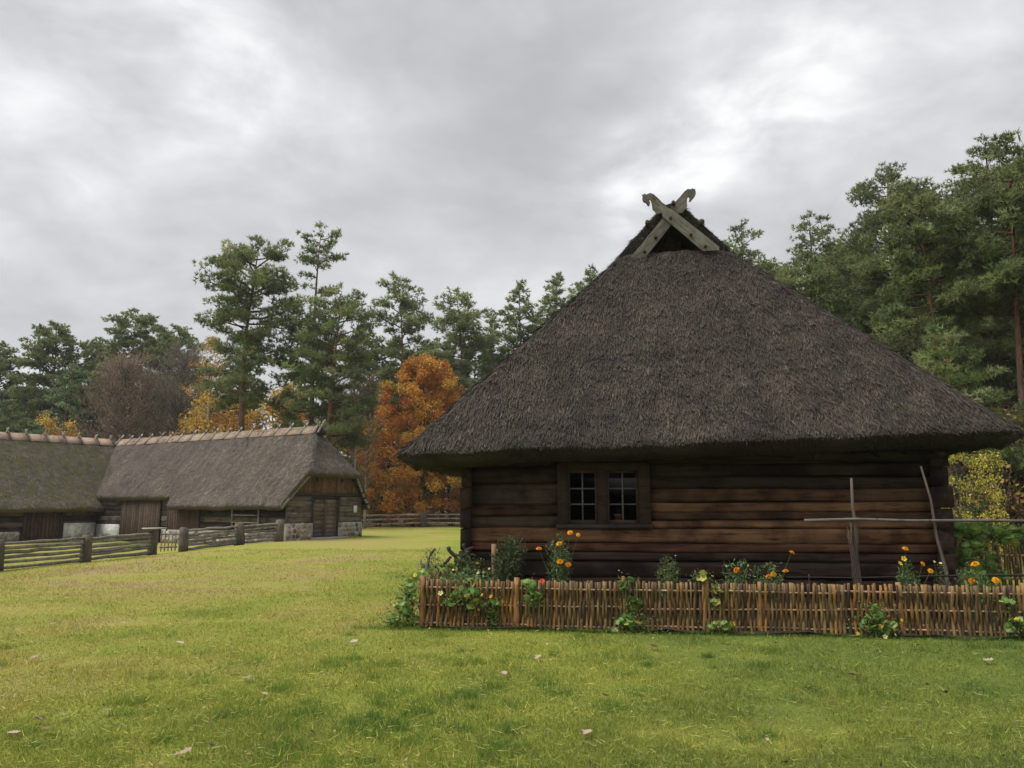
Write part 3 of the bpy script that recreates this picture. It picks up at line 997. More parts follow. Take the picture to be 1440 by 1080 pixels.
def flower_mesh(c, trumpet=True, seed=0):
    r_ = np.random.default_rng(seed)
    mb = MB()
    if trumpet:
        for j in range(5):
            a = j * 2 * math.pi / 5
            ca, sa = math.cos(a), math.sin(a)
            V = np.array([(0.1, 0, 0), (0.5, -0.32, 0.25), (0.95, -0.38, 0.42), (1.1, 0, 0.38), (0.95, 0.38, 0.42), (0.5, 0.32, 0.25)])
            V = np.stack([V[:, 0] * ca - V[:, 1] * sa, V[:, 0] * sa + V[:, 1] * ca, V[:, 2]], -1)
            mb.add(V, [(0, 1, 4, 5), (1, 2, 3, 4)], col=np.array(c) * r_.uniform(0.85, 1.1))
        mb.add(*tube([(0, 0, -0.5), (0, 0, 0.15)], [0.08, 0.2], 6), col=np.array(c) * 0.6)
    else:
        for ring, (rr, h, m_) in enumerate([(1.0, 0.05, 11), (0.8, 0.28, 10), (0.58, 0.46, 8), (0.34, 0.58, 6), (0.12, 0.64, 4)]):
            for j in range(m_):
                a = (j + 0.5 * (ring % 2)) * 2 * math.pi / m_ + r_.normal(0, 0.1)
                ca, sa = math.cos(a), math.sin(a)
                w_ = 0.30
                V = np.array([(rr * 0.25, 0, h * 0.6), (rr * 0.75, -w_, h + 0.02), (rr * 1.08, 0, h - 0.03 + r_.normal(0, .03)), (rr * 0.75, w_, h + 0.02)])
                V = np.stack([V[:, 0] * ca - V[:, 1] * sa, V[:, 0] * sa + V[:, 1] * ca, V[:, 2]], -1)
                mb.add(V, [(0, 1, 2, 3)], col=np.array(c) * r_.uniform(0.75, 1.15))
        V, Q = lathe([(0.02, -0.45), (0.22, -0.3), (0.3, 0.0), (0.02, 0.1)], 7)
        mb.add(V, Q, col=(0.10, 0.16, 0.05))
    me = mb.mesh('flower')
    me.materials.append(M['petal'])
    return me


FM = {'marigold': flower_mesh((0.85, 0.40, 0.02), False, 1), 'marigold_deep': flower_mesh((0.82, 0.29, 0.01), False, 2), 'yellow': flower_mesh((0.85, 0.62, 0.05), True, 3),
      'orange': flower_mesh((0.85, 0.36, 0.02), True, 4), 'red': flower_mesh((0.80, 0.07, 0.02), True, 5), 'pale': flower_mesh((0.75, 0.70, 0.30), True, 6)}


def nasturtium(label, base, blobs, flowers=(), seed=0, name='nasturtium', size=(0.034, 0.058), yellow=0.08, group=None, tilt=35, pal=(0, 1, 2, 3)):
    """blobs: (s, off, z, rs, ro, rz, n) in fence coordinates; base likewise"""
    r_ = np.random.default_rng(seed)
    bx, by, bz = fw(*base)
    f = thing(name, label, 'plant', (bx, by, g1(bx, by)), HA, group)
    sm = MB()
    for (s, off, z, rs, ro, rz, n_) in blobs:
        for _ in range(n_):
            d = r_.normal(size=3); d /= np.linalg.norm(d) * r_.uniform(1.0, 1.7)
            p_ = np.array([s - base[0] + d[0] * rs, off - base[1] + d[1] * ro, z + d[2] * rz])
            p_[2] = max(p_[2], 0.03)
            mi = 4 if r_.random() < yellow else pal[int(r_.integers(4))]
            sc = r_.uniform(*size)
            link('leaf', LEAFM[mi], None, f, p_, (R(tilt) + r_.normal(0, 0.45), r_.normal(0, 0.4), r_.uniform(0, 6.28)), sc)
            if r_.random() < 0.6:
                q = np.array([p_[0] * 0.75, p_[1] * 0.5 + 0.02, max(p_[2] - r_.uniform(0.08, 0.2), 0.0)])
                m_ = (p_ + q) / 2 + r_.normal(0, 0.02, 3)
                sm.add(*tube([q, m_, p_], [0.003, 0.0025, 0.002], 4, False), col=(0.16, 0.22, 0.07))
    top_ = max(b_[2] for b_ in blobs)
    for (s, off, z, rs, ro, rz, n_) in blobs:
        P = [np.array([0.0, 0.0, 0.0]) + (np.array([s - base[0], off - base[1], z]) - 0) * t_ + np.array([0.03 * math.sin(7 * t_ + s), 0, 0]) for t_ in np.linspace(0, 1, 7)]
        sm.add(*tube(P, np.linspace(0.006, 0.003, 7), 5, False), col=(0.17, 0.21, 0.07))
    sm.build('stem', M['leaf'], f)
    Pl = []
    for (s, off, z, rs, ro, rz, n_) in blobs:
        q_ = r_.normal(size=(n_ * 9, 3)) * 0.62
        Pl.append(np.array([s - base[0], off - base[1], z]) + q_ * np.array([rs, ro, rz]) * 1.15)
    Pl = np.concatenate(Pl); Pl[:, 2] = np.maximum(Pl[:, 2], 0.01)
    m_ = len(Pl)
    V, F, c = leaves(Pl, unit(r_.normal(size=(m_, 3)) + np.array([0, -0.3, -0.2])), r_.uniform(0.02, 0.055, m_), r_.uniform(0.008, 0.024, m_), pick(r_, m_, [(0.13, 0.22, 0.06), (0.20, 0.27, 0.08), (0.30, 0.27, 0.10), (0.08, 0.14, 0.04), (0.26, 0.19, 0.10)], 0.25), r_)
    link('foliage', make_mesh('foliage', V, [F], c), M['leaf'], f)
    for (s, off, z, kind, sc) in flowers:
        link('flower', FM[kind], None, f, (s - base[0], off - base[1], z), (R(60) + r_.normal(0, .2), r_.normal(0, .25), r_.uniform(-.5, .5)), sc)
    return f


nasturtium('bright nasturtium sprawling outside the left corner post of the woven fence', (-0.25, 0.1),
           [(-0.14, 0.0, 0.50, 0.12, 0.14, 0.15, 24), (-0.2, 0.05, 0.30, 0.16, 0.2, 0.16, 38), (-0.30, 0.05, 0.10, 0.26, 0.28, 0.08, 44), (-0.1, 0.5, 0.66, 0.12, 0.45, 0.07, 26), (0.1, 0.9, 0.72, 0.25, 0.3, 0.06, 16)],
           [(-0.06, -0.05, 0.69, 'yellow', 0.03)], 1, yellow=0.22)
nasturtium('nasturtium hanging over the fence beside the left corner post', (0.55, 0.12),
           [(0.62, -0.08, 0.46, 0.22, 0.05, 0.07, 20), (0.45, -0.07, 0.37, 0.13, 0.04, 0.05, 7), (0.75, -0.07, 0.30, 0.10, 0.04, 0.10, 10), (0.5, 0.0, 0.62, 0.3, 0.08, 0.06, 8)],
           [(0.30, -0.09, 0.46, 'pale', 0.035), (0.78, 0.05, 0.72, 'pale', 0.02)], 2, yellow=0.15)
nasturtium('small nasturtium with orange bloom climbing the fence left of the stout post', (1.0, -0.05),
           [(0.97, -0.07, 0.34, 0.14, 0.04, 0.07, 10), (1.0, -0.07, 0.16, 0.09, 0.04, 0.1, 9)], [(0.98, -0.1, 0.43, 'orange', 0.026), (0.86, -0.08, 0.45, 'yellow', 0.02)], 3)
nasturtium('nasturtium with a red flower hanging beside the stout fence post', (1.52, 0.1),
           [(1.53, -0.07, 0.42, 0.12, 0.04, 0.12, 18), (1.47, -0.07, 0.60, 0.08, 0.04, 0.06, 7)], [(1.65, -0.07, 0.63, 'red', 0.032)], 4)
nasturtium('tall nasturtium growing up the middle of the woven fence', (2.80, -0.1),
           [(2.82, -0.1, 0.14, 0.20, 0.07, 0.11, 26), (2.80, -0.08, 0.36, 0.12, 0.05, 0.10, 12), (2.70, -0.05, 0.62, 0.05, 0.04, 0.10, 6), (2.84, -0.05, 0.66, 0.06, 0.03, 0.03, 3), (2.52, -0.15, 0.05, 0.08, 0.04, 0.03, 2)],
           [(2.60, -0.15, 0.04, 'pale', 0.025)], 5)
nasturtium('wilting yellow green nasturtium drooping over the fence top', (3.85, 0.1),
           [(3.72, -0.03, 0.72, 0.10, 0.05, 0.05, 8), (3.86, -0.06, 0.50, 0.10, 0.03, 0.12, 8)], [(3.86, -0.08, 0.42, 'pale', 0.026)], 6, yellow=0.7)
nasturtium('low nasturtium with one orange flower at the fence foot', (3.95, -0.08),
           [(3.92, -0.10, 0.10, 0.18, 0.05, 0.07, 16)], [(4.06, -0.13, 0.14, 'orange', 0.03)], 7)
nasturtium('round leafy nasturtium clump with small orange flower before the right fence', (5.82, -0.12),
           [(5.80, -0.12, 0.16, 0.23, 0.08, 0.12, 34), (5.82, -0.10, 0.34, 0.11, 0.05, 0.08, 10)], [(5.82, -0.2, 0.15, 'orange', 0.024), (5.56, -0.15, 0.05, 'yellow', 0.024), (6.10, -0.12, 0.22, 'yellow', 0.018), (5.86, -0.22, 0.03, 'pale', 0.028)], 8)
nasturtium('nasturtium trailing on the fence at the right edge of the view', (7.45, -0.1),
           [(7.45, -0.1, 0.16, 0.14, 0.06, 0.12, 18), (7.36, -0.08, 0.45, 0.09, 0.04, 0.05, 5), (7.75, -0.1, 0.2, 0.2, 0.06, 0.15, 16)], [(7.42, -0.15, 0.25, 'yellow', 0.026)], 9)
nasturtium('broad mass of large green leaves beside the right corner of the cottage', (8.0, 2.2),
           [(7.85, 1.9, 1.26, 0.30, 0.25, 0.14, 64), (8.40, 1.9, 1.20, 0.40, 0.25, 0.13, 55), (7.85, 1.8, 0.90, 0.32, 0.2, 0.28, 74), (9.1, 2.0, 1.15, 0.5, 0.2, 0.12, 36), (8.0, 1.75, 0.6, 0.25, 0.2, 0.15, 20)],
           [], 10, size=(0.055, 0.085), yellow=0.03, tilt=18, pal=(1, 3, 3, 1))


def feathery(n_, rx, ry, z0, z1, r_, cols, L=0.05, W=0.012):
    z = r_.uniform(z0, z1, n_)
    a = r_.uniform(0, 6.28, n_); rr = np.sqrt(r_.random(n_))
    t_ = (z - z0) / (z1 - z0 + 1e-6)
    k = 0.45 + 0.9 * np.sin(np.clip(t_, 0, 1) * 2.6)
    P = np.stack([rr * np.cos(a) * rx * k, rr * np.sin(a) * ry * k, z], -1)
    D = unit(r_.normal(size=(n_, 3)) + np.array([0, 0, 0.5]))
    return leaves(P, D, r_.uniform(0.5, 1.2, n_) * L, r_.uniform(0.7, 1.3, n_) * W, pick(r_, n_, cols, 0.25), r_)


FOL = [(0.11, 0.19, 0.065), (0.15, 0.25, 0.085), (0.075, 0.13, 0.048), (0.22, 0.30, 0.12)]


def bush(label, s, off, h, rx, n_, flowers=(), seed=0, name='marigold_plant', z0=0.05, sprigs=5, cols=FOL, L=0.06, W=0.013):
    r_ = np.random.default_rng(seed + 300)
    bx, by, _ = fw(s, off)
    f = thing(name, label, 'plant', (bx, by, 0.03), HA)
    Vs, Fs, Cs, n0 = [], [], [], 0
    sm = MB()
    for k in range(sprigs):
        dx = (k / (sprigs - 1) - 0.5) * 2 * rx * 0.75 if sprigs > 1 else 0
        dy = r_.uniform(-0.5, 0.5) * rx
        hh = h * r_.uniform(0.72, 1.0) if k != sprigs // 2 else h
        V, F, c = feathery(n_ // sprigs, rx * 0.42, rx * 0.42, max(z0, hh * 0.2), hh, r_, cols, L, W)
        lean = (V[:, 2:3] / h) * np.array([[dx, dy, 0]])
        Vs.append(V + lean); Fs.append(F + n0); Cs.append(c); n0 += len(V)
        P = [np.array([dx * t_, dy * t_, hh * t_]) for t_ in np.linspace(0, 1, 5)]
        sm.add(*tube(P, np.linspace(0.007, 0.002, 5), 5, False), col=(0.10, 0.14, 0.05))
    for (fs_, z, kind, sc) in flowers:
        P = [np.array([(fs_ - s) * t_ ** 1.5, -0.05 * t_, z * t_ - 0.03 * t_]) for t_ in np.linspace(0, 1, 6)]
        sm.add(*tube(P, np.linspace(0.006, 0.003, 6), 5, False), col=(0.11, 0.15, 0.05))
        link('flower', FM[kind], None, f, (fs_ - s, -0.05, z - 0.03), (R(38) + r_.normal(0, .3), r_.normal(0, .3), 0), sc)
    sm.build('stem', M['leaf'], f)
    link('foliage', make_mesh('foliage', np.concatenate(Vs), [np.concatenate(Fs)], np.concatenate(Cs)), M['leaf'], f)
    return f


bush('dark green tomato like bush left of the window behind the fence', 1.14, 0.35, 1.16, 0.24, 1500, [], 1, 'garden_bush', 0.1, 6, [(0.055, 0.095, 0.035), (0.035, 0.06, 0.025), (0.10, 0.13, 0.05)], 0.075, 0.022)
bush('tall marigold with six orange flowers below the window', 1.86, 0.35, 1.2, 0.17, 1300,
     [(1.58, 1.03, 'marigold', 0.041), (1.86, 1.10, 'marigold', 0.043), (2.01, 1.25, 'marigold', 0.039), (2.12, 1.22, 'marigold', 0.031), (1.87, 0.86, 'marigold', 0.049), (1.98, 0.82, 'marigold_deep', 0.043)], 2)
bush('low feathery green plant without flowers behind the fence middle', 3.32, 0.35, 0.92, 0.17, 900, [(3.42, 0.95, 'pale', 0.014)], 3, cols=[(0.12, 0.19, 0.06), (0.09, 0.15, 0.045), (0.18, 0.22, 0.08)])
bush('marigold with one orange flower and dry seed heads', 4.22, 0.35, 0.86, 0.17, 800, [(4.21, 0.77, 'marigold_deep', 0.043), (4.08, 0.82, 'pale', 0.012), (4.36, 0.83, 'pale', 0.012)], 4)
bush('marigold with three orange flowers on long bent stems', 4.62, 0.35, 0.84, 0.20, 900, [(4.93, 1.0, 'marigold', 0.043), (4.62, 0.69, 'marigold_deep', 0.044), (4.68, 0.72, 'marigold', 0.043), (4.84, 0.76, 'marigold', 0.041)], 5)
bush('marigold with five small orange flowers before the two garden poles', 6.38, 0.35, 0.86, 0.18, 1000, [(6.36, 1.06, 'marigold', 0.041), (6.33, 0.93, 'yellow', 0.036), (6.28, 0.87, 'yellow', 0.03), (6.56, 0.87, 'marigold', 0.036), (6.65, 0.78, 'marigold', 0.038)], 6)
bush('marigold with three large orange flowers beside the cottage corner', 7.2, 0.35, 0.84, 0.2, 1100, [(7.20, 0.87, 'marigold', 0.053), (7.14, 0.66, 'marigold_deep', 0.044), (7.43, 0.67, 'marigold', 0.049)], 7)
bush('pale drooping plant with cream buds at the cottage corner', 6.9, 0.6, 0.84, 0.1, 250, [(6.88, 0.86, 'pale', 0.02), (6.80, 0.88, 'pale', 0.018)], 8, 'garden_plant', cols=[(0.2, 0.24, 0.09), (0.12, 0.17, 0.06)], sprigs=3)
bush('tangled greenery in the bed at the left cottage corner', 0.45, 1.0, 0.92, 0.28, 900, [(0.62, 0.78, 'orange', 0.02)], 9, 'garden_bush', cols=[(0.09, 0.13, 0.05), (0.15, 0.18, 0.08), (0.06, 0.09, 0.035)], L=0.08, W=0.03)
bush('low leafy growth filling the bed behind the left fence panel', 0.65, 0.3, 0.74, 0.42, 1500, [(0.4, 0.74, 'pale', 0.018), (0.9, 0.76, 'pale', 0.016)], 11, 'garden_bush', cols=[(0.14, 0.20, 0.07), (0.20, 0.26, 0.10), (0.09, 0.14, 0.05)], L=0.08, W=0.035, sprigs=8)
bush('grey withered plant at the garden corner left of the cottage', -0.02, 1.0, 0.95, 0.18, 500, [], 10, 'withered_plant', cols=[(0.16, 0.14, 0.11), (0.10, 0.09, 0.075), (0.2, 0.19, 0.14)])

# dark weathered branch stubs heaped at the garden corner
p = thing('branch_heap', 'heap of dark weathered branch stubs behind the left garden corner', 'branches', fw(0.15, 1.15))
for i, (a, b_, r0) in enumerate([((-0.35, 0, 0.62), (-0.20, 0, 0.98), 0.028), ((-0.42, 0.05, 0.80), (-0.28, 0, 0.66), 0.022), ((0.0, 0, 1.00), (0.16, 0.03, 0.80), 0.035), ((0.10, 0, 0.78), (0.38, 0.02, 1.0), 0.035),
                                 ((-0.06, -.03, 0.75), (0.05, 0, 0.86), 0.028), ((0.22, 0.05, 1.04), (0.30, 0.02, 0.80), 0.026), ((-0.25, 0.06, 0.0), (-0.30, 0, 0.72), 0.03), ((0.18, 0.06, 0.0), (0.16, 0, 0.82), 0.04), ((-0.4, 0, 0.7), (0.3, 0, 0.76), 0.025)]):
    pole('branch', a, b_, r0, r0 * 0.7, M['bark'], p, (0.06, 0.052, 0.048) if i not in (0, 1) else (0.15, 0.14, 0.13), 6, 5, 0.014, 60 + i)

# ================================================================== thatched barn, two wings
barn = thing('thatched_barn', 'long low thatched barn with two wings and pale crossed ridge sticks', 'barn', (-10.8, 38.0, 0), R(150))
ba = R(150)


def bw(s, y, z=0):
    return (-10.8 + math.cos(ba) * s - math.sin(ba) * y, 38.0 + math.sin(ba) * s + math.cos(ba) * y, z)


BRZ, BSL = 5.75, 1.25
BDARK = (0.05, 0.04, 0.034); BGREY = (0.14, 0.118, 0.10); BBROWN = (0.20, 0.125, 0.085)
# log courses: front of the near wing (seen below the eave)
zz = [-0.45, -0.1, 0.2, 0.5, 0.8, 1.1, 1.4, 1.7, 2.0]
for i in range(8):
    for (a, b_) in ((0.2, 9.55), (13.15, 15.4)):
        add_log(a, b_, zz[i], zz[i + 1], [BDARK, BGREY, BDARK][i % 3], 300 + i, barn, y=-0.09, w=0.18)
    add_log(0.0, 12.0, zz[i], zz[i + 1], [BDARK, (0.13, 0.10, 0.085)][i % 2], 320 + i, barn, side=15.49, w=0.18)
    add_log(-5.2, -0.0, zz[i], zz[i + 1], BDARK, 340 + i, barn, side=20.5, w=0.18)
    add_log(0.2, 20.4, zz[i], zz[i + 1], BDARK, 360 + i, barn, y=-5.1, w=0.18)
    add_log(-5.2, 12.0, zz[i], zz[i + 1], BDARK, 380 + i, barn, side=20.75, w=0.18)
# reddish plank doors and panels in the front
for (a, b_, z0, z1, c) in [(9.75, 12.95, -0.25, 2.02, (0.090, 0.062, 0.047)), (6.5, 8.9, -0.05, 1.55, (0.072, 0.045, 0.035))]:
    door = link('barn_door', MB().add(box(a, b_, -0.05, -0.01, z0, z1), BOXQ, col=BDARK).mesh('barn_door'), M['board'], barn)
    for q0 in (a - 0.12, b_):
        V, Q = bevel_box(q0, q0 + 0.12, -0.02, 0.06, z0, z1 + .04); MB().add(V, Q, col=BDARK).build('door_post', M['board'], barn)
    m_ = int((b_ - a) / 0.2)
    for j in range(m_):
        x0 = a + (b_ - a) * j / m_; x1 = a + (b_ - a) * (j + 1) / m_
        V, Q = bevel_box(x0 + 0.004, x1 - 0.004, 0.0 + 0.008 * (j % 3), 0.05, z0, z1 - 0.02 * (j % 2), 0.004)
        MB().add(V, Q, col=np.array(c) * random.uniform(0.7, 1.35)).build('plank', M['board'], door)
d = MB()
V, Q = bevel_box(15.30, 15.38, 2.0, 2.1, -0.4, 1.75); d.add(V, Q, col=BDARK)
door = d.build('barn_door', M['board'], barn)
for j in range(10):
    V, Q = bevel_box(15.33 - 0.006 * (j % 2), 15.395, 2.1 + j * 0.2, 2.295 + j * 0.2, -0.4, 1.5, 0.004)
    MB().add(V, Q, col=np.array((0.085, 0.052, 0.043)) * random.uniform(0.7, 1.3)).build('plank', M['board'], door)


# foundation of field stones in lime mortar
def stones(s0, s1, z0, z1, facing, at_, seed, parent, whitewash=False, ry=0.06, cell=0.27):
    """facing 'x-' : wall face at s = at_, running along y ; 'y+' : face at y = at_, running along s"""
    r_ = np.random.default_rng(seed)
    mb = MB()
    mc = (0.42, 0.39, 0.35) if not whitewash else (0.62, 0.62, 0.60)
    if facing == 'x-':
        V, Q = bevel_box(at_, at_ + 0.3, s0, s1, z0, z1, 0.02)
    else:
        V, Q = bevel_box(s0, s1, at_ - 0.3, at_, z0, z1, 0.02)
    mb.add(V, Q, col=mc)
    base = mb.build('foundation', M['plain'], parent)
    rows = max(1, round((z1 - z0) / cell)); colsn = max(1, round((s1 - s0) / cell))
    for i in range(rows):
        for j in range(colsn):
            if r_.random() < 0.10:
                continue
            cx = s0 + (s1 - s0) * (j + 0.5 + r_.uniform(-.15, .15) + 0.25 * (i % 2 - 0.5)) / colsn
            cz = z0 + (z1 - z0) * (i + 0.5 + r_.uniform(-.15, .15)) / rows
            if whitewash and cz > z0 + (z1 - z0) * 0.55:
                continue
            ra, rb = cell * r_.uniform(0.36, 0.52), cell * r_.uniform(0.34, 0.50)
            V, Q = lathe([(0.001, 1.0), (0.62, 0.75), (0.95, 0.25), (1.0, 0.0)], 8)
            V = V * (1 + r_.uniform(-0.12, 0.12, (len(V), 1)))
            c = np.array([(0.36, 0.30, 0.24), (0.44, 0.38, 0.32), (0.22, 0.20, 0.19), (0.42, 0.27, 0.20), (0.13, 0.115, 0.11), (0.50, 0.45, 0.38)][r_.integers(6)])
            if facing == 'x-':
                W_ = np.stack([at_ - V[:, 2] * ry, cx + V[:, 0] * ra, cz + V[:, 1] * rb], -1)
            else:
                W_ = np.stack([cx + V[:, 0] * ra, at_ + V[:, 2] * ry, cz + V[:, 1] * rb], -1)
            MB().add(W_, Q, col=c).build('stone', M['stone'], base, True)


stones(-1.56, 0.12, -0.2, 0.80, 'x-', -0.10, 1, barn)
stones(-5.25, -3.42, -0.2, 0.80, 'x-', -0.10, 2, barn)
stones(13.2, 15.2, -0.4, 0.62, 'y+', 0.10, 3, barn, True)
stones(0.1, 1.9, -0.4, 0.70, 'x-', 15.28, 4, barn, True)
stones(4.3, 6.4, -0.4, 0.30, 'x-', 15.28, 5, barn)
stones(1.0, 9.4, -0.3, 0.40, 'y+', 0.06, 6, barn, cell=0.33)

# end wall: logs either side of the double door
for i, (a, b_) in enumerate([(0.80, 1.08), (1.08, 1.34), (1.34, 1.62), (1.62, 1.88), (1.88, 2.14)]):
    add_log(-1.52, 0.10, a, b_, [BGREY, (0.18, 0.15, 0.13)][i % 2], 400 + i, barn, side=0.05, w=0.17)
    add_log(-5.22, -3.46, a, b_, [(0.175, 0.148, 0.128), BGREY][i % 2], 410 + i, barn, side=0.05, w=0.17)
d = MB()
for (y0, y1) in ((-1.60, -1.50), (-3.48, -3.38)):
    V, Q = bevel_box(-0.07, 0.12, y0, y1, 0.0, 2.14); d.add(V, Q, col=BDARK)
V, Q = bevel_box(-0.07, 0.12, -3.38, -1.60, 2.02, 2.14); d.add(V, Q, col=BDARK)
dframe = d.build('door_frame', M['board'], barn)
for (y0, y1, nm) in ((-2.46, -1.61, 0), (-3.37, -2.52, 1)):
    d = MB()
    V, Q = bevel_box(0.03, 0.06, y0, y1, 0.06, 2.0); d.add(V, Q, col=BDARK)
    leaf_ = d.build('barn_door', M['board'], barn)
    for j in range(9):
        z0 = 0.07 + j * 0.213
        V, Q = bevel_box(0.0 - 0.006 * (j % 2), 0.029, y0 + 0.01, y1 - 0.01, z0, z0 + 0.205, 0.005)
        MB().add(V, Q, col=np.array((0.17, 0.13, 0.105)) * random.uniform(0.65, 1.3)).build('plank', M['boardx'], leaf_)
V, Q = bevel_box(-0.04, 0.03, -2.53, -2.45, 0.05, 2.0)
MB().add(V, Q, col=(0.14, 0.11, 0.09)).build('door_post', M['board'], barn)
V, Q = bevel_box(-0.6, 0.0, -3.7, -1.3, -0.05, 0.09, 0.02)
MB().add(V, Q, col=(0.30, 0.29, 0.27)).build('threshold_stone', M['stone'], barn)
# gable boarding
V, Q = bevel_box(-0.12, 0.10, -5.25, 0.08, 2.15, 2.28, 0.01)
MB().add(V, Q, col=BDARK).build('tie_beam', M['boardx'], barn)
for j in range(30):
    y1 = -0.02 - j * 0.172
    yc_ = y1 - 0.085
    ztop = min(3.75, BRZ - BSL * abs(-yc_ - 2.6) - 0.35)
    if ztop < 2.4:
        continue
    V, Q = bevel_box(-0.06 - 0.008 * (j % 2), -0.03, y1 - 0.166, y1, 2.26 - 0.02 * (j % 3), ztop, 0.004)
    MB().add(V, Q, col=np.array((0.17, 0.10, 0.06)) * random.uniform(0.6, 1.3)).build('gable_plank', M['board'], barn)
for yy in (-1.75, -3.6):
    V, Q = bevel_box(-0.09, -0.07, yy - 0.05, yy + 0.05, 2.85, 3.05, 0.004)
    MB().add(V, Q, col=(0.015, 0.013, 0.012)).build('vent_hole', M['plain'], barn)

# roofs


def barn_roof(Sg, Bg, zfun, th, col, amp, seed, name='roof', mat='thatch'):
    Zt = zfun(Sg, Bg)
    Zt = Zt + amp * vnoise(Sg * 1.7, Bg * 1.7, seed) + amp * 0.5 * vnoise(Sg * 5, Bg * 5, seed + 3)
    top_ = np.stack([Sg, -Bg, Zt], -1)
    ny_, nx_ = Sg.shape
    id2 = np.arange(nx_ * ny_).reshape(ny_, nx_)
    Qt = np.stack([id2[:-1, :-1], id2[1:, :-1], id2[1:, 1:], id2[:-1, 1:]], -1).reshape(-1, 4)
    off = nx_ * ny_
    rim = np.concatenate([id2[0, :], id2[1:, -1], id2[-1, -2::-1], id2[-2:0:-1, 0]])
    r2 = np.roll(rim, -1)
    bot = top_ - np.array([0, 0, th])
    mb = MB()
    mb.add(np.concatenate([top_.reshape(-1, 3), bot.reshape(-1, 3)]), np.concatenate([Qt, Qt[:, ::-1] + off, np.stack([rim, r2, r2 + off, rim + off], -1)]), col=col)
    o = mb.build(name, M[mat], barn, True)
    tt = top_.transpose(1, 0, 2)
    return o, tt


sg = np.linspace(0, 1, 140)[None, :]; tg = np.linspace(0, 1, 50)[:, None]
notch = sstep(9.0, 9.45, sg * 20.5 - 0.5)
b0 = -0.62 + 0.40 * notch + 0 * tg
Bg = b0 + (5.82 - b0) * tg
s0 = -0.55 + 0.45 * sstep(1.3, 3.3, np.abs(Bg - 2.6)) ** 1.5
Sg = s0 + (20.0 - s0) * sg ** 1.15


def z1fun(s, b_):
    side_ = BRZ - BSL * np.abs(b_ - 2.6)
    hip = 3.42 + 1.62 * (s + 0.5)
    z = smin(side_, hip, 0.35)
    return smin(z, np.full_like(z, BRZ - 0.02), 0.1)


r1, tt = barn_roof(Sg, Bg, z1fun, 0.28, (0.10, 0.082, 0.07), 0.03, 5)
BTH = [(0.125, 0.102, 0.085), (0.155, 0.127, 0.104), (0.095, 0.077, 0.066), (0.19, 0.158, 0.128)]
k1 = np.ones((tt.shape[0] - 1) * (tt.shape[1] - 1), bool)
o = link('straw', straw(tt, k1, 42000, 0.16, 0.03, 0.12, BTH, [0.35, 0.25, 0.28, 0.12], rng, lambda c: np.where(c[:, 1] > -2.7, 2.2, 1.0) * np.where(c[:, 0] < 1.2, 1.5, 1.0)), M['thatch'], r1)
o['kind'] = 'stuff'
# far wing: ridge at s = 18, runs towards the camera's left
yg = np.linspace(-5.4, 12.5, 90)[None, :]; tg = np.linspace(0, 1, 50)[:, None]
S2 = 14.78 + (21.22 - 14.78) * tg + 0 * yg
B2 = -yg + 0 * tg


def z2fun(s, b_):
    return smin(BRZ - 0.012 * (-b_ + 2.6) - 1.27 * np.abs(s - 18), np.full_like(s, BRZ - 0.02), 0.1)


r2, tt = barn_roof(S2, B2, z2fun, 0.28, (0.12, 0.10, 0.08), 0.03, 9, mat='thatch_moss')
tt = tt.transpose(1, 0, 2)
k1 = np.ones((tt.shape[0] - 1) * (tt.shape[1] - 1), bool)
nrm = np.cross(tt[1, 1] - tt[0, 0], tt[0, 1] - tt[0, 0])
tt2 = tt if np.cross(tt[0, 1] - tt[0, 0], tt[1, 0] - tt[0, 0])[2] > 0 else tt.transpose(1, 0, 2)
o = link('straw', straw(tt2, k1, 26000, 0.16, 0.03, 0.12, BTH, [0.35, 0.25, 0.28, 0.12], rng, lambda c: np.where(c[:, 0] < 18, 2.4, 0.6)), M['thatch_moss'], r2)
o['kind'] = 'stuff'
# rake boards at the near gable
for (ya, za, yb, zb, c) in [(0.58, 1.52, -1.0, 3.30, (0.26, 0.24, 0.21)), (-5.78, 1.52, -4.2, 3.30, (0.30, 0.28, 0.25))]:
    V, Q, T = beam(math.hypot(yb - ya, zb - za), 0.05, 0.17, 7, n=6, k=8, bow=0.004, rough=0.002, power=8)
    d_ = np.array([yb - ya, zb - za]) / math.hypot(yb - ya, zb - za)
    W_ = np.stack([-0.12 - 0.38 * (V[:, 0] / V[:, 0].max()) ** 1.4 + V[:, 1], ya + d_[0] * V[:, 0] - d_[1] * V[:, 2], za + d_[1] * V[:, 0] + d_[0] * V[:, 2]], -1)
    MB().add(W_, Q, T, c).build('rake_board', M['board'], barn)
# purlins under the far rake
for i in range(5):
    zr = 1.75 + i * 0.3
    yy = -(2.6 + (BRZ - 0.42 - zr) / BSL)
    pole('purlin', (0.3, yy, zr), (-0.35, yy, zr), 0.05, 0.05, M['log'], barn, BDARK, 6, 3, 0, i)

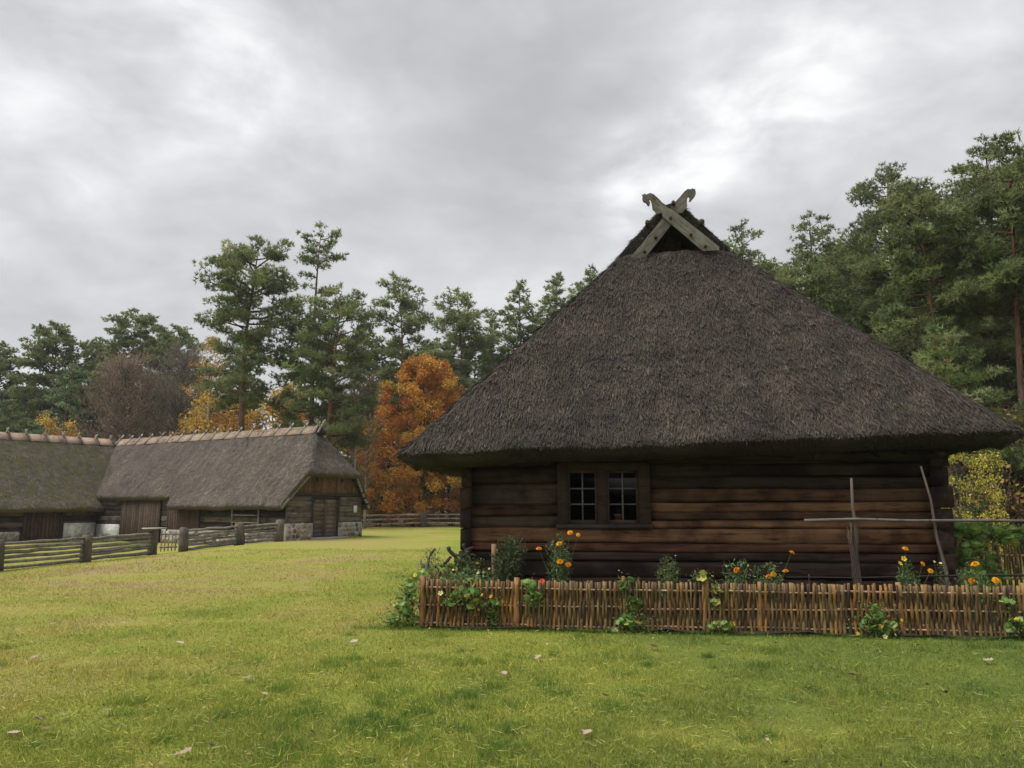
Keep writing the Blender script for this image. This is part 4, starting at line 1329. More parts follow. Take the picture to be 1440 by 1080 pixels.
# ridge caps and crossed sticks
TAN = (0.30, 0.225, 0.165)
for wing, (a0, a1, npr) in enumerate([(0.75, 17.6, 17), (-2.2, 12.3, 14)]):
    cuts = np.linspace(a0, a1, npr + 1)
    for j in range(npr):
        c = np.array(TAN) * random.uniform(0.8, 1.15)
        for sd in (-1, 1):
            a, b_ = cuts[j], cuts[j + 1] - 0.01
            prof = [(0.015, 0.07), (0.33, 0.07 - 0.33 * BSL), (0.33, 0.03 - 0.33 * BSL), (0.015, 0.03)]
            V = []
            for q in (a, b_):
                for (h_, dz) in prof:
                    if wing == 0:
                        V.append((q, -2.6 + sd * h_, BRZ + dz - 0.0))
                    else:
                        V.append((18 + sd * h_, q, BRZ - 0.012 * (q + 2.6) + dz))
            Q = [(0, 1, 2, 3), (7, 6, 5, 4), (0, 4, 5, 1), (1, 5, 6, 2), (2, 6, 7, 3), (3, 7, 4, 0)]
            MB().add(V, Q, col=c).build('ridge_board', M['boardx'], barn)
    for j in range(npr + 1):
        q = cuts[j] + random.uniform(-.06, .06)
        for sd in (-1, 1):
            h0, h1 = 0.37 * sd, -0.17 * sd * random.uniform(0.8, 1.2)
            zA = BRZ + 0.10 - abs(h0) * BSL; zB = BRZ + 0.10 + abs(h1) * BSL
            o_ = 0.05 * sd
            zoff = 0 if wing == 0 else -0.012 * (q + 2.6)
            if wing == 0:
                pa, pb = (q + o_, -2.6 + h0, zA), (q + o_ + random.uniform(-.05, .05), -2.6 + h1, zB)
            else:
                pa, pb = (18 + h0, q + o_, zA + zoff), (18 + h1, q + o_ + random.uniform(-.05, .05), zB + zoff)
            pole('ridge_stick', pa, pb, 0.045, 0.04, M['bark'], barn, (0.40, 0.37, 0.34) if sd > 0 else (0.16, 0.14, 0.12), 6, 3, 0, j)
# carved crossed boards at the ridge end
for sd, vv0 in ((-1, 0.55), (1, 0.62)):
    pts = [(-0.36, -0.38), (-0.22, -0.42), (0.22, 0.12), (0.40, 0.22), (0.42, 0.36), (0.34, 0.40), (0.36, 0.52), (0.22, 0.44), (0.10, 0.24), (-0.02, 0.10)]
    V = [(vv0, -2.6 + sd * y_ * 0.8, BRZ + z_ * 0.8) for (y_, z_) in pts] + [(vv0 + 0.06, -2.6 + sd * y_ * 0.8, BRZ + z_ * 0.8) for (y_, z_) in pts]
    n_ = len(pts)
    me = bpy.data.meshes.new('gable_cross')
    me.from_pydata(V, [], [tuple(range(n_)), tuple(range(2 * n_ - 1, n_ - 1, -1))] + [(i, i + n_, (i + 1) % n_ + n_, (i + 1) % n_) for i in range(n_)])
    me.update()
    a = me.color_attributes.new('Col', 'FLOAT_COLOR', 'POINT')
    a.data.foreach_set('color', np.tile(np.array([0.30, 0.29, 0.25, 1.0], np.float32), 2 * n_))
    link('gable_cross', me, M['board'], barn)
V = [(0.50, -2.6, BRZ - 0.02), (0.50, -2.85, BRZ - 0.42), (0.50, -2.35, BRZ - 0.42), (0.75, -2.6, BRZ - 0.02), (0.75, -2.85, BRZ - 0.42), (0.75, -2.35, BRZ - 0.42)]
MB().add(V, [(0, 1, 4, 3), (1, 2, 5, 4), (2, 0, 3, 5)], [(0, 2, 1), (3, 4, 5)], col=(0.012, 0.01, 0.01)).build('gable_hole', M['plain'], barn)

# ladder leaning flat against the barn front, notice on its end wall
lad = thing('hay_ladder', 'grey wooden ladder rack fixed to the barn front under the eave', 'ladder', bw(1.9, 0.12, 0.55), ba)
for x in (0.0, 1.9):
    pole('upright', (x, 0, 0.0), (x + 0.05, 0, 1.22), 0.045, 0.04, M['bark'], lad, (0.33, 0.31, 0.28), 7, 4, 0.004, int(x))
for z in (0.25, 0.62, 1.0):
    pole('rung', (0.0, 0.05, z), (1.95, 0.05, z + 0.03), 0.035, 0.03, M['bark'], lad, (0.34, 0.31, 0.28), 6, 5, 0.006, int(z * 10))
sg_ = thing('notice_board', 'small white notice fixed to the barn end wall right of the door', 'sign', bw(-0.13, -4.62, 1.30), ba)
V, Q = bevel_box(-0.025, 0.0, -0.13, 0.13, 0, 0.36, 0.004)
MB().add(V, Q, col=(0.80, 0.80, 0.80)).build('panel', M['plain'], sg_)

# ================================================================== pole fences


def rail_fence(label, pts, post_r, post_h, rails, rail_r, col, seed, pcol=(0.14, 0.115, 0.095), name='rail_fence', ends=(True, True)):
    f = thing(name, label, 'fence', (pts[0][0], pts[0][1], g1(*pts[0])))
    ox, oy, oz = f.location
    r_ = np.random.default_rng(seed)
    L = [np.array([x - ox, y - oy, g1(x, y) - oz]) for x, y in pts]
    for i, q in enumerate(L):
        if (i == 0 and not ends[0]) or (i == len(L) - 1 and not ends[1]):
            continue
        pr = post_r * r_.uniform(0.85, 1.2)
        P = [q + np.array([r_.normal(0, .01), 0, z]) for z in (-0.15, post_h * 0.35, post_h * 0.7, post_h * r_.uniform(.97, 1.04))]
        V, Q, T = tube(P, np.array([1.05, 1.0, 0.97, 0.92]) * pr, 9)
        V = V + r_.normal(0, pr * 0.06, V.shape)
        MB().add(V, Q, T, np.array(pcol) * r_.uniform(0.8, 1.2)).build('post', M['bark'], f)
    for i in range(len(L) - 1):
        for z in rails:
            a = L[i] + [0, 0, z + r_.normal(0, .015)]; b_ = L[i + 1] + [0, 0, z + r_.normal(0, .015)]
            rr = rail_r * r_.uniform(0.8, 1.15)
            sgn = r_.uniform(0.8, 1.2)
            pole('rail', a, b_, rr * sgn, rr / sgn, M['bark'], f, np.array(col) * r_.uniform(0.75, 1.2), 7, 8, 0.012, int(seed * 100 + i * 10 + z * 7))
    return f


RG = (0.25, 0.235, 0.205)
RL = [0.10, 0.25, 0.40, 0.54, 0.68, 0.82]
rail_fence('grey pole fence from the barn corner to the wicket gate', [(-11.0, 37.3), (-12.3, 35.6), (-13.5, 32.5)], 0.20, 0.98, RL, 0.055, RG, 1)
rail_fence('grey pole fence left of the wicket gate with thick posts', [(-14.25, 31.4), (-14.85, 27.6), (-15.45, 23.8), (-16.1, 20.0), (-16.8, 16.2)], 0.19, 0.95, RL, 0.055, RG, 2)
gt = thing('wicket_gate', 'small slatted wicket gate between two thick posts of the pole fence', 'gate', (-13.62, 32.25, g1(-13.62, 32.25)))
gv_ = np.array([-0.50, -0.68, 0.0])
for i in range(5):
    q = gv_ * (0.14 + i * 0.18)
    pole('slat', q + [0, 0, 0.06], q + [0, 0, 0.9], 0.022, 0.02, M['bark'], gt, (0.30, 0.28, 0.25), 6, 4, 0.003, i)
for z in (0.22, 0.74):
    pole('crossbar', gv_ * 0.08 + [0.03, -.02, z], gv_ * 0.95 + [0.03, -.02, z], 0.035, 0.03, M['bark'], gt, (0.26, 0.24, 0.21), 6, 4, 0.002, 9)
pc = thing('post_cap', 'flat weathered board lying on the left post of the wicket gate', 'board', (-14.2, 31.4, g1(-14.2, 31.4) + 1.0), R(55))
V, Q = bevel_box(-0.45, 0.35, -0.22, 0.22, 0, 0.05, 0.008)
MB().add(V, Q, col=(0.42, 0.40, 0.37)).build('board', M['boardx'], pc)
rail_fence('three rail fence along the far edge of the lawn before the orange tree', [(-12.0, 61.5), (-7.0, 62), (-2.0, 62.4), (3.0, 62.8), (8.0, 63), (13, 63.2)], 0.24, 1.25, [0.35, 0.68, 1.0], 0.075, (0.30, 0.26, 0.21), 3, name='rail_fence')

# ================================================================== trees
PINE = [(0.179, 0.218, 0.086), (0.237, 0.279, 0.111), (0.132, 0.165, 0.072), (0.301, 0.337, 0.151)]


def pine_tree(seed, H, base, prof, nb, pads=1.5, tufts=20, ndl=8, L=0.24, W=0.055, trunk_r=0.2, up=0.25, gap=None, cols=PINE, sway=0.4, pad_r=(0.45, 0.8), bark_lo=(0.12, 0.095, 0.08), bark_hi=(0.22, 0.118, 0.068)):
    """Scots pine -> (trunk mesh, crown mesh), foot at the origin"""
    r_ = np.random.default_rng(seed)
    tm = MB()
    n = 14
    zs = np.linspace(-0.3, H * 0.985, n)
    ph = r_.uniform(0, 6, 2)
    tx = sway * np.sin(zs / H * 4 + ph[0]) * zs / H; ty = sway * np.sin(zs / H * 3 + ph[1]) * zs / H
    tx -= tx[0]; ty -= ty[0]
    rad = trunk_r * (1 - 0.93 * np.clip(zs / H, 0, 1) ** 1.1) * np.where(zs < 0.5, 1.25, 1)
    V, Q, T = tube(np.stack([tx, ty, zs], -1), rad, 9)
    f = sstep(0.25, 0.5, V[:, 2:3] / H)
    tm.add(V, Q, T, np.array(bark_lo) * (1 - f) + np.array(bark_hi) * f)
    ph_, pr_ = np.array(prof).T
    C_, O_, S_ = [], [], []
    hs_ = base + (1 - base) * (np.arange(nb) + r_.random(nb)) / nb
    for i, h in enumerate(hs_):
        if gap and gap[0] < h < gap[1] and r_.random() < gap[2]:
            continue
        rr = np.interp(h, ph_, pr_) * r_.uniform(0.55, 1.12)
        az = i * 2.39996 + r_.normal(0, 0.5)
        z0 = h * H - rr * up * 0.8
        bx = np.interp(z0, zs, tx); by = np.interp(z0, zs, ty)
        dirv = np.array([math.cos(az), math.sin(az)])
        tt_ = np.linspace(0, 1, 5)
        elev = up * (1.25 if h > 0.75 else r_.uniform(0.0, 1.0))
        droop = r_.uniform(-0.08, 0.12)
        P = np.stack([bx + dirv[0] * rr * tt_, by + dirv[1] * rr * tt_, z0 + rr * (elev * tt_ + droop * np.sin(tt_ * 3.1)) + r_.normal(0, 0.04, 5) * rr * 0.4], -1)
        tm.add(*tube(P, np.linspace(0.022 * rr + 0.015, 0.01, 5), 4, False), col=np.array(bark_hi) * 0.55 if h > 0.4 else np.array(bark_lo) * 0.8)
        np_ = max(2, int(1 + rr * pads))
        for k in range(np_):
            fr = 1.0 if k == 0 else r_.uniform(0.38, 1.0)
            c = np.array([np.interp(fr, tt_, P[:, j]) for j in range(3)])
            lat = r_.normal(0, 0.27) * rr * fr
            c = c + np.array([-dirv[1] * lat, dirv[0] * lat, r_.normal(0.08, 0.10)])
            pr = r_.uniform(*pad_r) * (0.35 + 0.65 * min(1, rr / 2.3))
            if k:
                mid_ = P[2]
                tm.add(*tube(np.stack([mid_, (mid_ + c) / 2 + [0, 0, -0.05], c]), [0.02, 0.014, 0.006], 3, False), col=np.array(bark_hi) * 0.45)
            m_ = max(5, int(tufts * (pr / pad_r[1]) ** 1.5))
            d = r_.normal(size=(m_, 3)); d = d / np.linalg.norm(d, axis=1)[:, None] * r_.random((m_, 1)) ** 0.4
            C_.append(c + d * np.array([pr, pr, pr * 0.5])); O_.append(np.tile(np.array([dirv[0], dirv[1], 0]), (m_, 1)) * 0.3 + d * 0.5)
            S_.append(np.tile(pick(r_, 1, cols, 0.2, [0.36, 0.32, 0.2, 0.12]), (m_, 1)) * r_.uniform(0.8, 1.2, (m_, 1)))
    C_ = np.concatenate(C_); O_ = np.concatenate(O_); S_ = np.concatenate(S_)
    m_ = len(C_)
    C_ = np.repeat(C_, ndl, 0); O_ = np.repeat(O_, ndl, 0); S_ = np.repeat(S_, ndl, 0)
    D = unit(r_.normal(size=C_.shape) * 0.75 + O_ + np.array([0, 0, 0.55]))
    nn = len(C_)
    V, F, c = needles(C_, D, L * r_.uniform(0.7, 1.25, nn), W * r_.uniform(0.7, 1.3, nn), S_, r_)
    tme = tm.mesh('trunk', True); tme.materials.append(M['bark'])
    cme = make_mesh('crown', V, [F], c); cme.materials.append(M['needle'])
    return tme, cme, H


def leafy_tree(seed, H, base, rx, shape, nclu, nleaf, L, cols, p=None, trunk_r=0.2, bark=(0.10, 0.085, 0.075), clu_r=(0.45, 0.9), transl=True, trunks=1, sparse=1.0):
    """broadleaf tree or shrub; shape(t) -> relative radius for t in 0..1 up the crown"""
    r_ = np.random.default_rng(seed)
    tm = MB()
    Cs = []
    while len(Cs) < nclu:
        t_ = r_.random()
        rr = rx * shape(t_)
        a = r_.uniform(0, 6.283); q = r_.random() ** 0.5
        lump = 1 + 0.22 * math.sin(3 * a + seed) * math.sin(5 * t_ + seed)
        Cs.append((rr * q * math.cos(a) * lump, rr * q * math.sin(a) * lump, H * (base + (1 - base) * t_)))
    Cs = np.array(Cs)
    for k in range(trunks):
        o = np.array([r_.normal(0, 0.12), r_.normal(0, 0.12), 0]) * (trunks > 1)
        topv = np.array([r_.normal(0, 0.2), r_.normal(0, 0.2), H * 0.93]) + o * (6 if trunks > 1 else 1)
        P = [o + (topv - o) * t_ + np.array([0.15 * math.sin(5 * t_ + k), 0.15 * math.cos(4 * t_), 0]) * t_ - np.array([0, 0, 0.3 * (t_ == 0)]) for t_ in np.linspace(0, 1, 9)]
        tm.add(*tube(P, trunk_r * np.linspace(1.15, 0.08, 9), 8), col=bark)
        P = np.array(P)
        for c in Cs[k::trunks][:int(90 * sparse) + 20]:
            h0 = max(0.15 * H * (1 if trunks == 1 else .3), c[2] - 0.55 * math.hypot(c[0], c[1]) - r_.uniform(0, 0.8))
            s_ = np.array([np.interp(h0, P[:, 2], P[:, j]) for j in range(3)])
            mm = (s_ + c) / 2 + r_.normal(0, 0.12, 3) + [0, 0, -0.1]
            tm.add(*tube([s_, mm, c], [trunk_r * 0.22, trunk_r * 0.12, 0.008], 4, False), col=bark)
    rad = r_.uniform(*clu_r, nclu)
    d = r_.normal(size=(nclu, nleaf, 3)); d = d / np.linalg.norm(d, axis=2, keepdims=True) * r_.random((nclu, nleaf, 1)) ** 0.5
    Pp = (Cs[:, None, :] + d * rad[:, None, None] * np.array([1, 1, 0.8])).reshape(-1, 3)
    nn = len(Pp)
    cc = np.repeat(pick(r_, nclu, cols, 0.2, p), nleaf, 0)
    swap = r_.random(nn) < 0.3
    cc[swap] = pick(r_, int(swap.sum()), cols, 0.25, p)
    cc = cc * r_.uniform(0.75, 1.25, (nn, 1))
    D = unit(r_.normal(size=(nn, 3)) + np.array([0, 0, -0.25]))
    V, F, c = leaves(Pp, D, L * r_.uniform(0.6, 1.3, nn), L * 0.62 * r_.uniform(0.6, 1.2, nn), cc, r_)
    tme = tm.mesh('trunk', True); tme.materials.append(M['bark'])
    cme = make_mesh('crown', V, [F], c); cme.materials.append(M['leaf'])
    return tme, cme, H


def bare_tree(seed, H, rx, base=0.25, nclu=260, twig=26, cols=((0.17, 0.13, 0.115), (0.13, 0.10, 0.09), (0.22, 0.15, 0.11)), trunk_r=0.16, bark=(0.14, 0.12, 0.11), tl=0.55, tw=0.022, trunks=1, leafc=None, nleaf=0, limb=None):
    r_ = np.random.default_rng(seed)
    tm = MB()
    P = np.array([np.array([0.12 * math.sin(4 * t_ + seed) * t_ * 2, 0.12 * math.cos(3 * t_) * t_ * 2, H * 0.95 * t_ - 0.3 * (t_ == 0)]) for t_ in np.linspace(0, 1, 9)])
    tm.add(*tube(P, trunk_r * np.linspace(1.15, 0.06, 9), 8), col=bark)
    tp, td = [], []
    for k in range(nclu):
        t_ = base + (1 - base) * r_.random() ** 0.85
        u = (t_ - base) / (1 - base)
        rr = rx * math.sqrt(max(0.02, 1 - ((u - 0.38) / 0.66) ** 2)) * math.sqrt(r_.random()) + 0.1
        a = r_.uniform(0, 6.283)
        c = np.array([rr * math.cos(a), rr * math.sin(a), H * t_])
        h0 = max(H * 0.12, c[2] - 0.9 * rr - r_.uniform(0, 1))
        s_ = np.array([np.interp(h0, P[:, 2], P[:, j]) for j in range(3)])
        mm = s_ + (c - s_) * 0.55 + np.array([0, 0, -0.18 * rr]) + r_.normal(0, 0.1, 3)
        tm.add(*tube([s_, mm, c], [0.045, 0.026, 0.01] if limb is None else [0.028, 0.016, 0.007], 3, False), col=limb or bark)
        for q in np.linspace(0.35, 1.0, twig):
            tp.append(s_ + (c - s_) * q + r_.normal(0, 0.05 + 0.10 * q, 3))
            td.append((c - s_) / (np.linalg.norm(c - s_) + 1e-6) * 0.8 + r_.normal(0, 0.6, 3) + [0, 0, 0.35])
    tp = np.array(tp); td = unit(np.array(td)); n = len(tp)
    V, F, c = needles(tp, td, tl * r_.uniform(0.5, 1.3, n), tw * r_.uniform(0.7, 1.4, n), pick(r_, n, cols, 0.25), r_)
    fs_ = [F]
    if leafc is not None:
        ii = r_.integers(0, n, nleaf)
        V2_, F2_, c2_ = leaves(tp[ii] + r_.normal(0, 0.2, (nleaf, 3)), unit(r_.normal(size=(nleaf, 3))), 0.13 * r_.uniform(0.6, 1.3, nleaf), 0.08 * r_.uniform(0.6, 1.3, nleaf), pick(r_, nleaf, leafc, 0.3), r_)
        fs_.append(F2_ + len(V)); V = np.concatenate([V, V2_]); c = np.concatenate([c, c2_])
    tme = tm.mesh('trunk', True); tme.materials.append(M['bark'])
    cme = make_mesh('crown', V, fs_, c); cme.materials.append(M['leaf'])
    return tme, cme, H


K = {}
K['broad'] = pine_tree(1, 22, 0.42, [(0.42, 1.8), (0.5, 3.0), (0.62, 3.0), (0.76, 3.7), (0.88, 3.6), (0.95, 2.6), (1, 1.0)], 68, 2.2, 28, 8, 0.30, 0.064, 0.32, 0.30, (0.52, 0.6, 0.6), sway=0.6)
K['tuft'] = pine_tree(2, 23.6, 0.32, [(0.32, 2.0), (0.42, 3.2), (0.62, 3.2), (0.70, 2.2), (0.78, 1.5), (0.86, 1.7), (0.95, 1.9), (1, 0.7)], 68, 2.2, 28, 8, 0.30, 0.064, 0.28, 0.25, (0.71, 0.86, 0.65), sway=0.7)
K['spread'] = pine_tree(3, 18, 0.28, [(0.28, 2.0), (0.42, 3.0), (0.6, 2.7), (0.8, 2.9), (0.95, 2.0), (1, 0.7)], 60, 2.2, 28, 8, 0.30, 0.064, 0.26, 0.22, (0.42, 0.5, 0.5))
K['slim'] = pine_tree(4, 20, 0.46, [(0.46, 1.4), (0.55, 1.9), (0.66, 1.7), (0.84, 2.1), (0.95, 1.5), (1, 0.5)], 52, 2.6, 28, 8, 0.30, 0.064, 0.2, 0.3, (0.62, 0.72, 0.55), sway=0.6)
K['cone'] = pine_tree(5, 25, 0.10, [(0.1, 3.2), (0.4, 3.0), (0.68, 2.2), (0.86, 1.3), (1, 0.25)], 110, 2.2, 26, 8, 0.32, 0.10, 0.24, 0.34, sway=0.25, cols=[(0.184, 0.232, 0.090), (0.243, 0.289, 0.113), (0.137, 0.178, 0.076), (0.300, 0.342, 0.144)])
K['cone2'] = pine_tree(6, 24, 0.16, [(0.16, 3.0), (0.45, 3.3), (0.7, 2.6), (0.88, 1.5), (1, 0.35)], 100, 2.2, 26, 8, 0.32, 0.10, 0.24, 0.34, sway=0.3, cols=[(0.181, 0.226, 0.095), (0.246, 0.287, 0.123), (0.137, 0.172, 0.079), (0.300, 0.339, 0.152)])
K['round'] = pine_tree(13, 22, 0.10, [(0.1, 3.0), (0.35, 3.8), (0.6, 3.9), (0.78, 3.3), (0.9, 2.4), (1, 0.9)], 120, 2.2, 26, 8, 0.30, 0.095, 0.26, 0.36, sway=0.5)
K['young'] = pine_tree(7, 13, 0.05, [(0.05, 2.8), (0.35, 3.0), (0.65, 2.4), (0.88, 1.3), (1, 0.3)], 80, 2.2, 26, 8, 0.25, 0.085, 0.16, 0.38, sway=0.2, cols=[(0.152, 0.213, 0.104), (0.195, 0.262, 0.128), (0.116, 0.165, 0.083), (0.244, 0.305, 0.159)])
NR = dict(L=0.21, W=0.042, ndl=9, cols=[tuple(0.84 * v for v in c) for c in PINE])
K['near_bushy'] = pine_tree(8, 19, 0.16, [(0.16, 2.6), (0.32, 3.6), (0.5, 3.5), (0.66, 3.0), (0.8, 2.3), (0.92, 1.7), (1, 0.6)], 104, 2.6, 46, trunk_r=0.28, up=0.28, sway=0.4, pad_r=(0.45, 0.85), **NR)
K['near_tall'] = pine_tree(9, 20, 0.20, [(0.2, 2.6), (0.4, 3.3), (0.6, 3.2), (0.75, 2.6), (0.88, 2.1), (1, 0.6)], 96, 2.6, 46, trunk_r=0.28, up=0.26, gap=(0.5, 0.58, 0.5), sway=0.5, pad_r=(0.45, 0.85), **NR)
K['near_low'] = pine_tree(10, 8, 0.12, [(0.12, 2.0), (0.4, 2.7), (0.7, 2.2), (0.9, 1.2), (1, 0.3)], 46, 2.2, 42, trunk_r=0.12, up=0.3, sway=0.2, pad_r=(0.4, 0.7), cols=[(0.171, 0.232, 0.085), (0.220, 0.281, 0.104), (0.122, 0.171, 0.067), (0.281, 0.329, 0.134)], L=0.21, W=0.042, ndl=9)
K['mid'] = pine_tree(12, 20, 0.14, [(0.14, 2.6), (0.45, 2.9), (0.7, 2.3), (0.85, 1.7), (0.94, 1.0), (1, 0.25)], 84, 2.4, 30, 8, 0.22, 0.06, 0.22, 0.34, sway=0.3)
K['bole'] = pine_tree(11, 18, 0.55, [(0.55, 2.2), (0.75, 2.8), (0.9, 2.0), (1, 0.5)], 46, 2.4, 28, 8, 0.27, 0.08, 0.2, 0.25)

ORANGE = [(0.60, 0.27, 0.04), (0.50, 0.18, 0.03), (0.66, 0.39, 0.06), (0.34, 0.10, 0.028), (0.55, 0.34, 0.06)]
K['orange'] = leafy_tree(21, 14.6, 0.03, 5.2, lambda t_: (0.72 + 0.3 * t_ * 2 if t_ < 0.3 else 0.9) * math.sqrt(max(0.02, 1 - (max(0, t_ - 0.25) / 0.78) ** 1.7)), 330, 150, 0.20, ORANGE, [0.3, 0.25, 0.2, 0.12, 0.13], 0.25)
K['yellowbush'] = leafy_tree(22, 8, 0.05, 2.6, lambda t_: math.sqrt(max(0.05, 1 - (t_ - 0.4) ** 2 / 0.45)), 90, 110, 0.17, [(0.60, 0.38, 0.06), (0.52, 0.27, 0.045), (0.44, 0.33, 0.07), (0.34, 0.16, 0.04)], None, 0.12, trunks=3)
K['goldbirch'] = leafy_tree(23, 16, 0.22, 1.9, lambda t_: math.sin(min(1, 0.15 + t_ * 0.85) * math.pi) ** 0.6, 90, 90, 0.15, [(0.52, 0.33, 0.06), (0.46, 0.28, 0.05), (0.38, 0.24, 0.06)], None, 0.13, bark=(0.55, 0.53, 0.50), sparse=0.6)
K['greenbush'] = leafy_tree(24, 11, 0.05, 3.6, lambda t_: math.sqrt(max(0.05, 1 - (t_ - 0.35) ** 2 / 0.5)), 130, 110, 0.17, [(0.075, 0.11, 0.045), (0.11, 0.14, 0.055), (0.055, 0.08, 0.035)], None, 0.14)
K['brown'] = bare_tree(25, 16.5, 5.6, 0.06, 620, 20, cols=((0.27, 0.20, 0.165), (0.21, 0.155, 0.13), (0.33, 0.225, 0.165)), leafc=[(0.34, 0.20, 0.12), (0.28, 0.16, 0.11), (0.36, 0.25, 0.15)], nleaf=12000)
K['brown2'] = bare_tree(26, 17.5, 5.2, 0.06, 560, 20, cols=((0.24, 0.20, 0.165), (0.19, 0.16, 0.135), (0.28, 0.23, 0.19)), leafc=[(0.26, 0.20, 0.14), (0.21, 0.18, 0.12)], nleaf=8000)
K['birch'] = bare_tree(27, 15.4, 1.8, 0.35, 110, 16, cols=((0.24, 0.19, 0.155), (0.19, 0.15, 0.125)), trunk_r=0.12, bark=(0.40, 0.39, 0.37), limb=(0.13, 0.11, 0.10), tl=0.45, tw=0.02, leafc=[(0.40, 0.30, 0.17)], nleaf=1500)
K['shrub'] = leafy_tree(28, 2.7, 0.10, 1.05, lambda t_: math.sin(min(1, 0.22 + t_ * 0.72) * math.pi) ** 0.6, 75, 60, 0.055, [(0.56, 0.49, 0.07), (0.48, 0.45, 0.07), (0.62, 0.51, 0.09), (0.34, 0.32, 0.07)], None, 0.035, clu_r=(0.12, 0.26), trunks=5, bark=(0.12, 0.09, 0.07))
K['thicket'] = bare_tree(29, 3.6, 2.0, 0.04, 150, 18, cols=((0.16, 0.11, 0.07), (0.12, 0.085, 0.06), (0.22, 0.14, 0.07)), trunk_r=0.05, tl=0.4, tw=0.02, leafc=[(0.26, 0.16, 0.06), (0.20, 0.11, 0.05), (0.33, 0.24, 0.07), (0.10, 0.09, 0.04)], nleaf=6000)


def plant_tree(kind, x, y, top_z, rz, label, name='pine_tree', cat='tree', group=None, wide=1.0):
    tme, cme, H = K[kind]
    z0 = g1(x, y)
    o = thing(name, label, cat, (x, y, z0), rz, group)
    sc = (top_z - z0) / H
    o.scale = (sc * wide, sc * wide, sc)
    link('trunk', tme, None, o); link('crown', cme, None, o)
    return o


BEHIND = 'trees of the wood behind the barn'
RIGHT = 'pines behind the cottage on the right'
BACK = 'pines of the wood behind the orange tree'
plant_tree('broad', -20.1, 58, 22.2, 0.4, 'tall flat topped pine with reddish trunk behind the barn ridge', group=BEHIND)
plant_tree('tuft', -15.7, 60.5, 23.7, 1.0, 'tallest pine behind the barn with a small tuft above a bare stretch', group=BEHIND)
plant_tree('spread', -13.4, 57, 18.0, 2.1, 'dark spreading pine right of the tallest pine, behind the barn gable', group=BEHIND)
plant_tree('slim', -10.3, 68.5, 22.3, 0.2, 'slim lone pine with open top left above the orange tree', group=BEHIND)
plant_tree('birch', -11.6, 57.5, 14.0, 0, 'thin pale birch with white trunk, almost leafless, beside the slim pine', 'birch_tree', group=BEHIND)
plant_tree('birch', -11.0, 58.8, 11.6, 2.0, 'smaller white stemmed birch just right of the taller birch', 'birch_tree', group=BEHIND)
plant_tree('orange', -7.7, 66.0, 14.4, 0.3, 'big rounded tree in orange and rust autumn leaves left of the cottage', 'autumn_tree', group=BEHIND, wide=1.05)
for i, (x, y, tz, lab) in enumerate([(-11.4, 67.5, 5.0, 'low orange bush behind the far fence, nearest to the barn'), (-8.4, 66.5, 4.4, 'low golden bush behind the far fence under the orange tree'), (-5.2, 67.5, 5.2, 'low orange bush behind the far fence, nearest to the cottage corner'), (-14.6, 66.5, 4.0, 'small golden bush just behind the barn end wall'), (-2.0, 68, 5.5, 'low orange bush behind the far fence hidden partly by the cottage')]):
    plant_tree('yellowbush', x, y, tz, i * 1.3, lab, 'autumn_bush', 'bush', group='autumn bushes along the far fence', wide=1.5)
plant_tree('goldbirch', -28.0, 71, 17.0, 0, 'golden yellow birch left of the flat topped pine', 'birch_tree', group=BEHIND)
plant_tree('brown', -37.2, 74, 16.4, 0, 'bare reddish brown tree behind the inner corner of the barn', 'bare_tree', group=BEHIND)
plant_tree('brown2', -33.2, 77, 17.8, 1.2, 'bare grey brown tree between the reddish tree and the golden birch', 'bare_tree', group=BEHIND)
plant_tree('round', -52.0, 86, 22.2, 0.5, 'large green pine above the left end of the barn ridge', group=BEHIND, wide=1.1)
plant_tree('round', -60.5, 90, 20.8, 1.5, 'pine at the left edge of the view', group=BEHIND)
plant_tree('round', -48.6, 90, 21.2, 0.9, 'pine right behind the large green pine on the left', group=BEHIND, wide=0.95)
plant_tree('young', -45.3, 78, 15.8, 0.1, 'light green young pine before the large green pine', group=BEHIND, wide=1.0)
plant_tree('young', -50.5, 76, 12.0, 2.2, 'low light green pine above the left end of the barn roof', group=BEHIND, wide=1.1)
plant_tree('young', -56.0, 80, 13.0, 1.2, 'low green pine at the left picture edge above the barn roof', group=BEHIND, wide=1.2)
plant_tree('round', -43.6, 89, 24.0, 2.6, 'pine with double top standing behind the reddish bare tree', group=BEHIND, wide=1.2)
plant_tree('round', -39.0, 88, 22.3, 0.2, 'pine rising above the two bare brown trees', group=BEHIND, wide=1.1)
plant_tree('round', -33.0, 92, 20.0, 0.7, 'distant pine behind the golden birch', group=BEHIND)
plant_tree('yellowbush', -38.6, 66, 8.9, 0, 'small orange leaved tree peeping over the inner barn corner', 'autumn_tree', group=BEHIND, wide=0.9)
plant_tree('yellowbush', -25.6, 66, 10.6, 1.0, 'orange brown leafy tree under the golden birch', 'autumn_tree', group=BEHIND, wide=1.0)
plant_tree('yellowbush', -20.6, 68, 12.2, 2.4, 'yellow leaved tree between the flat topped pine and the tallest pine', 'autumn_tree', group=BEHIND, wide=1.0)
plant_tree('yellowbush', -14.6, 68, 8.6, 0.6, 'low orange bush behind the barn gable end', 'autumn_tree', group=BEHIND, wide=1.1)
plant_tree('greenbush', -16.4, 70, 11.0, 0.6, 'dull green leafy tree below the tallest pine', 'leafy_tree', group=BEHIND)
plant_tree('greenbush', -28.5, 76, 11.0, 2.0, 'dull green leafy tree behind the barn ridge left of the flat topped pine', 'leafy_tree', group=BEHIND)
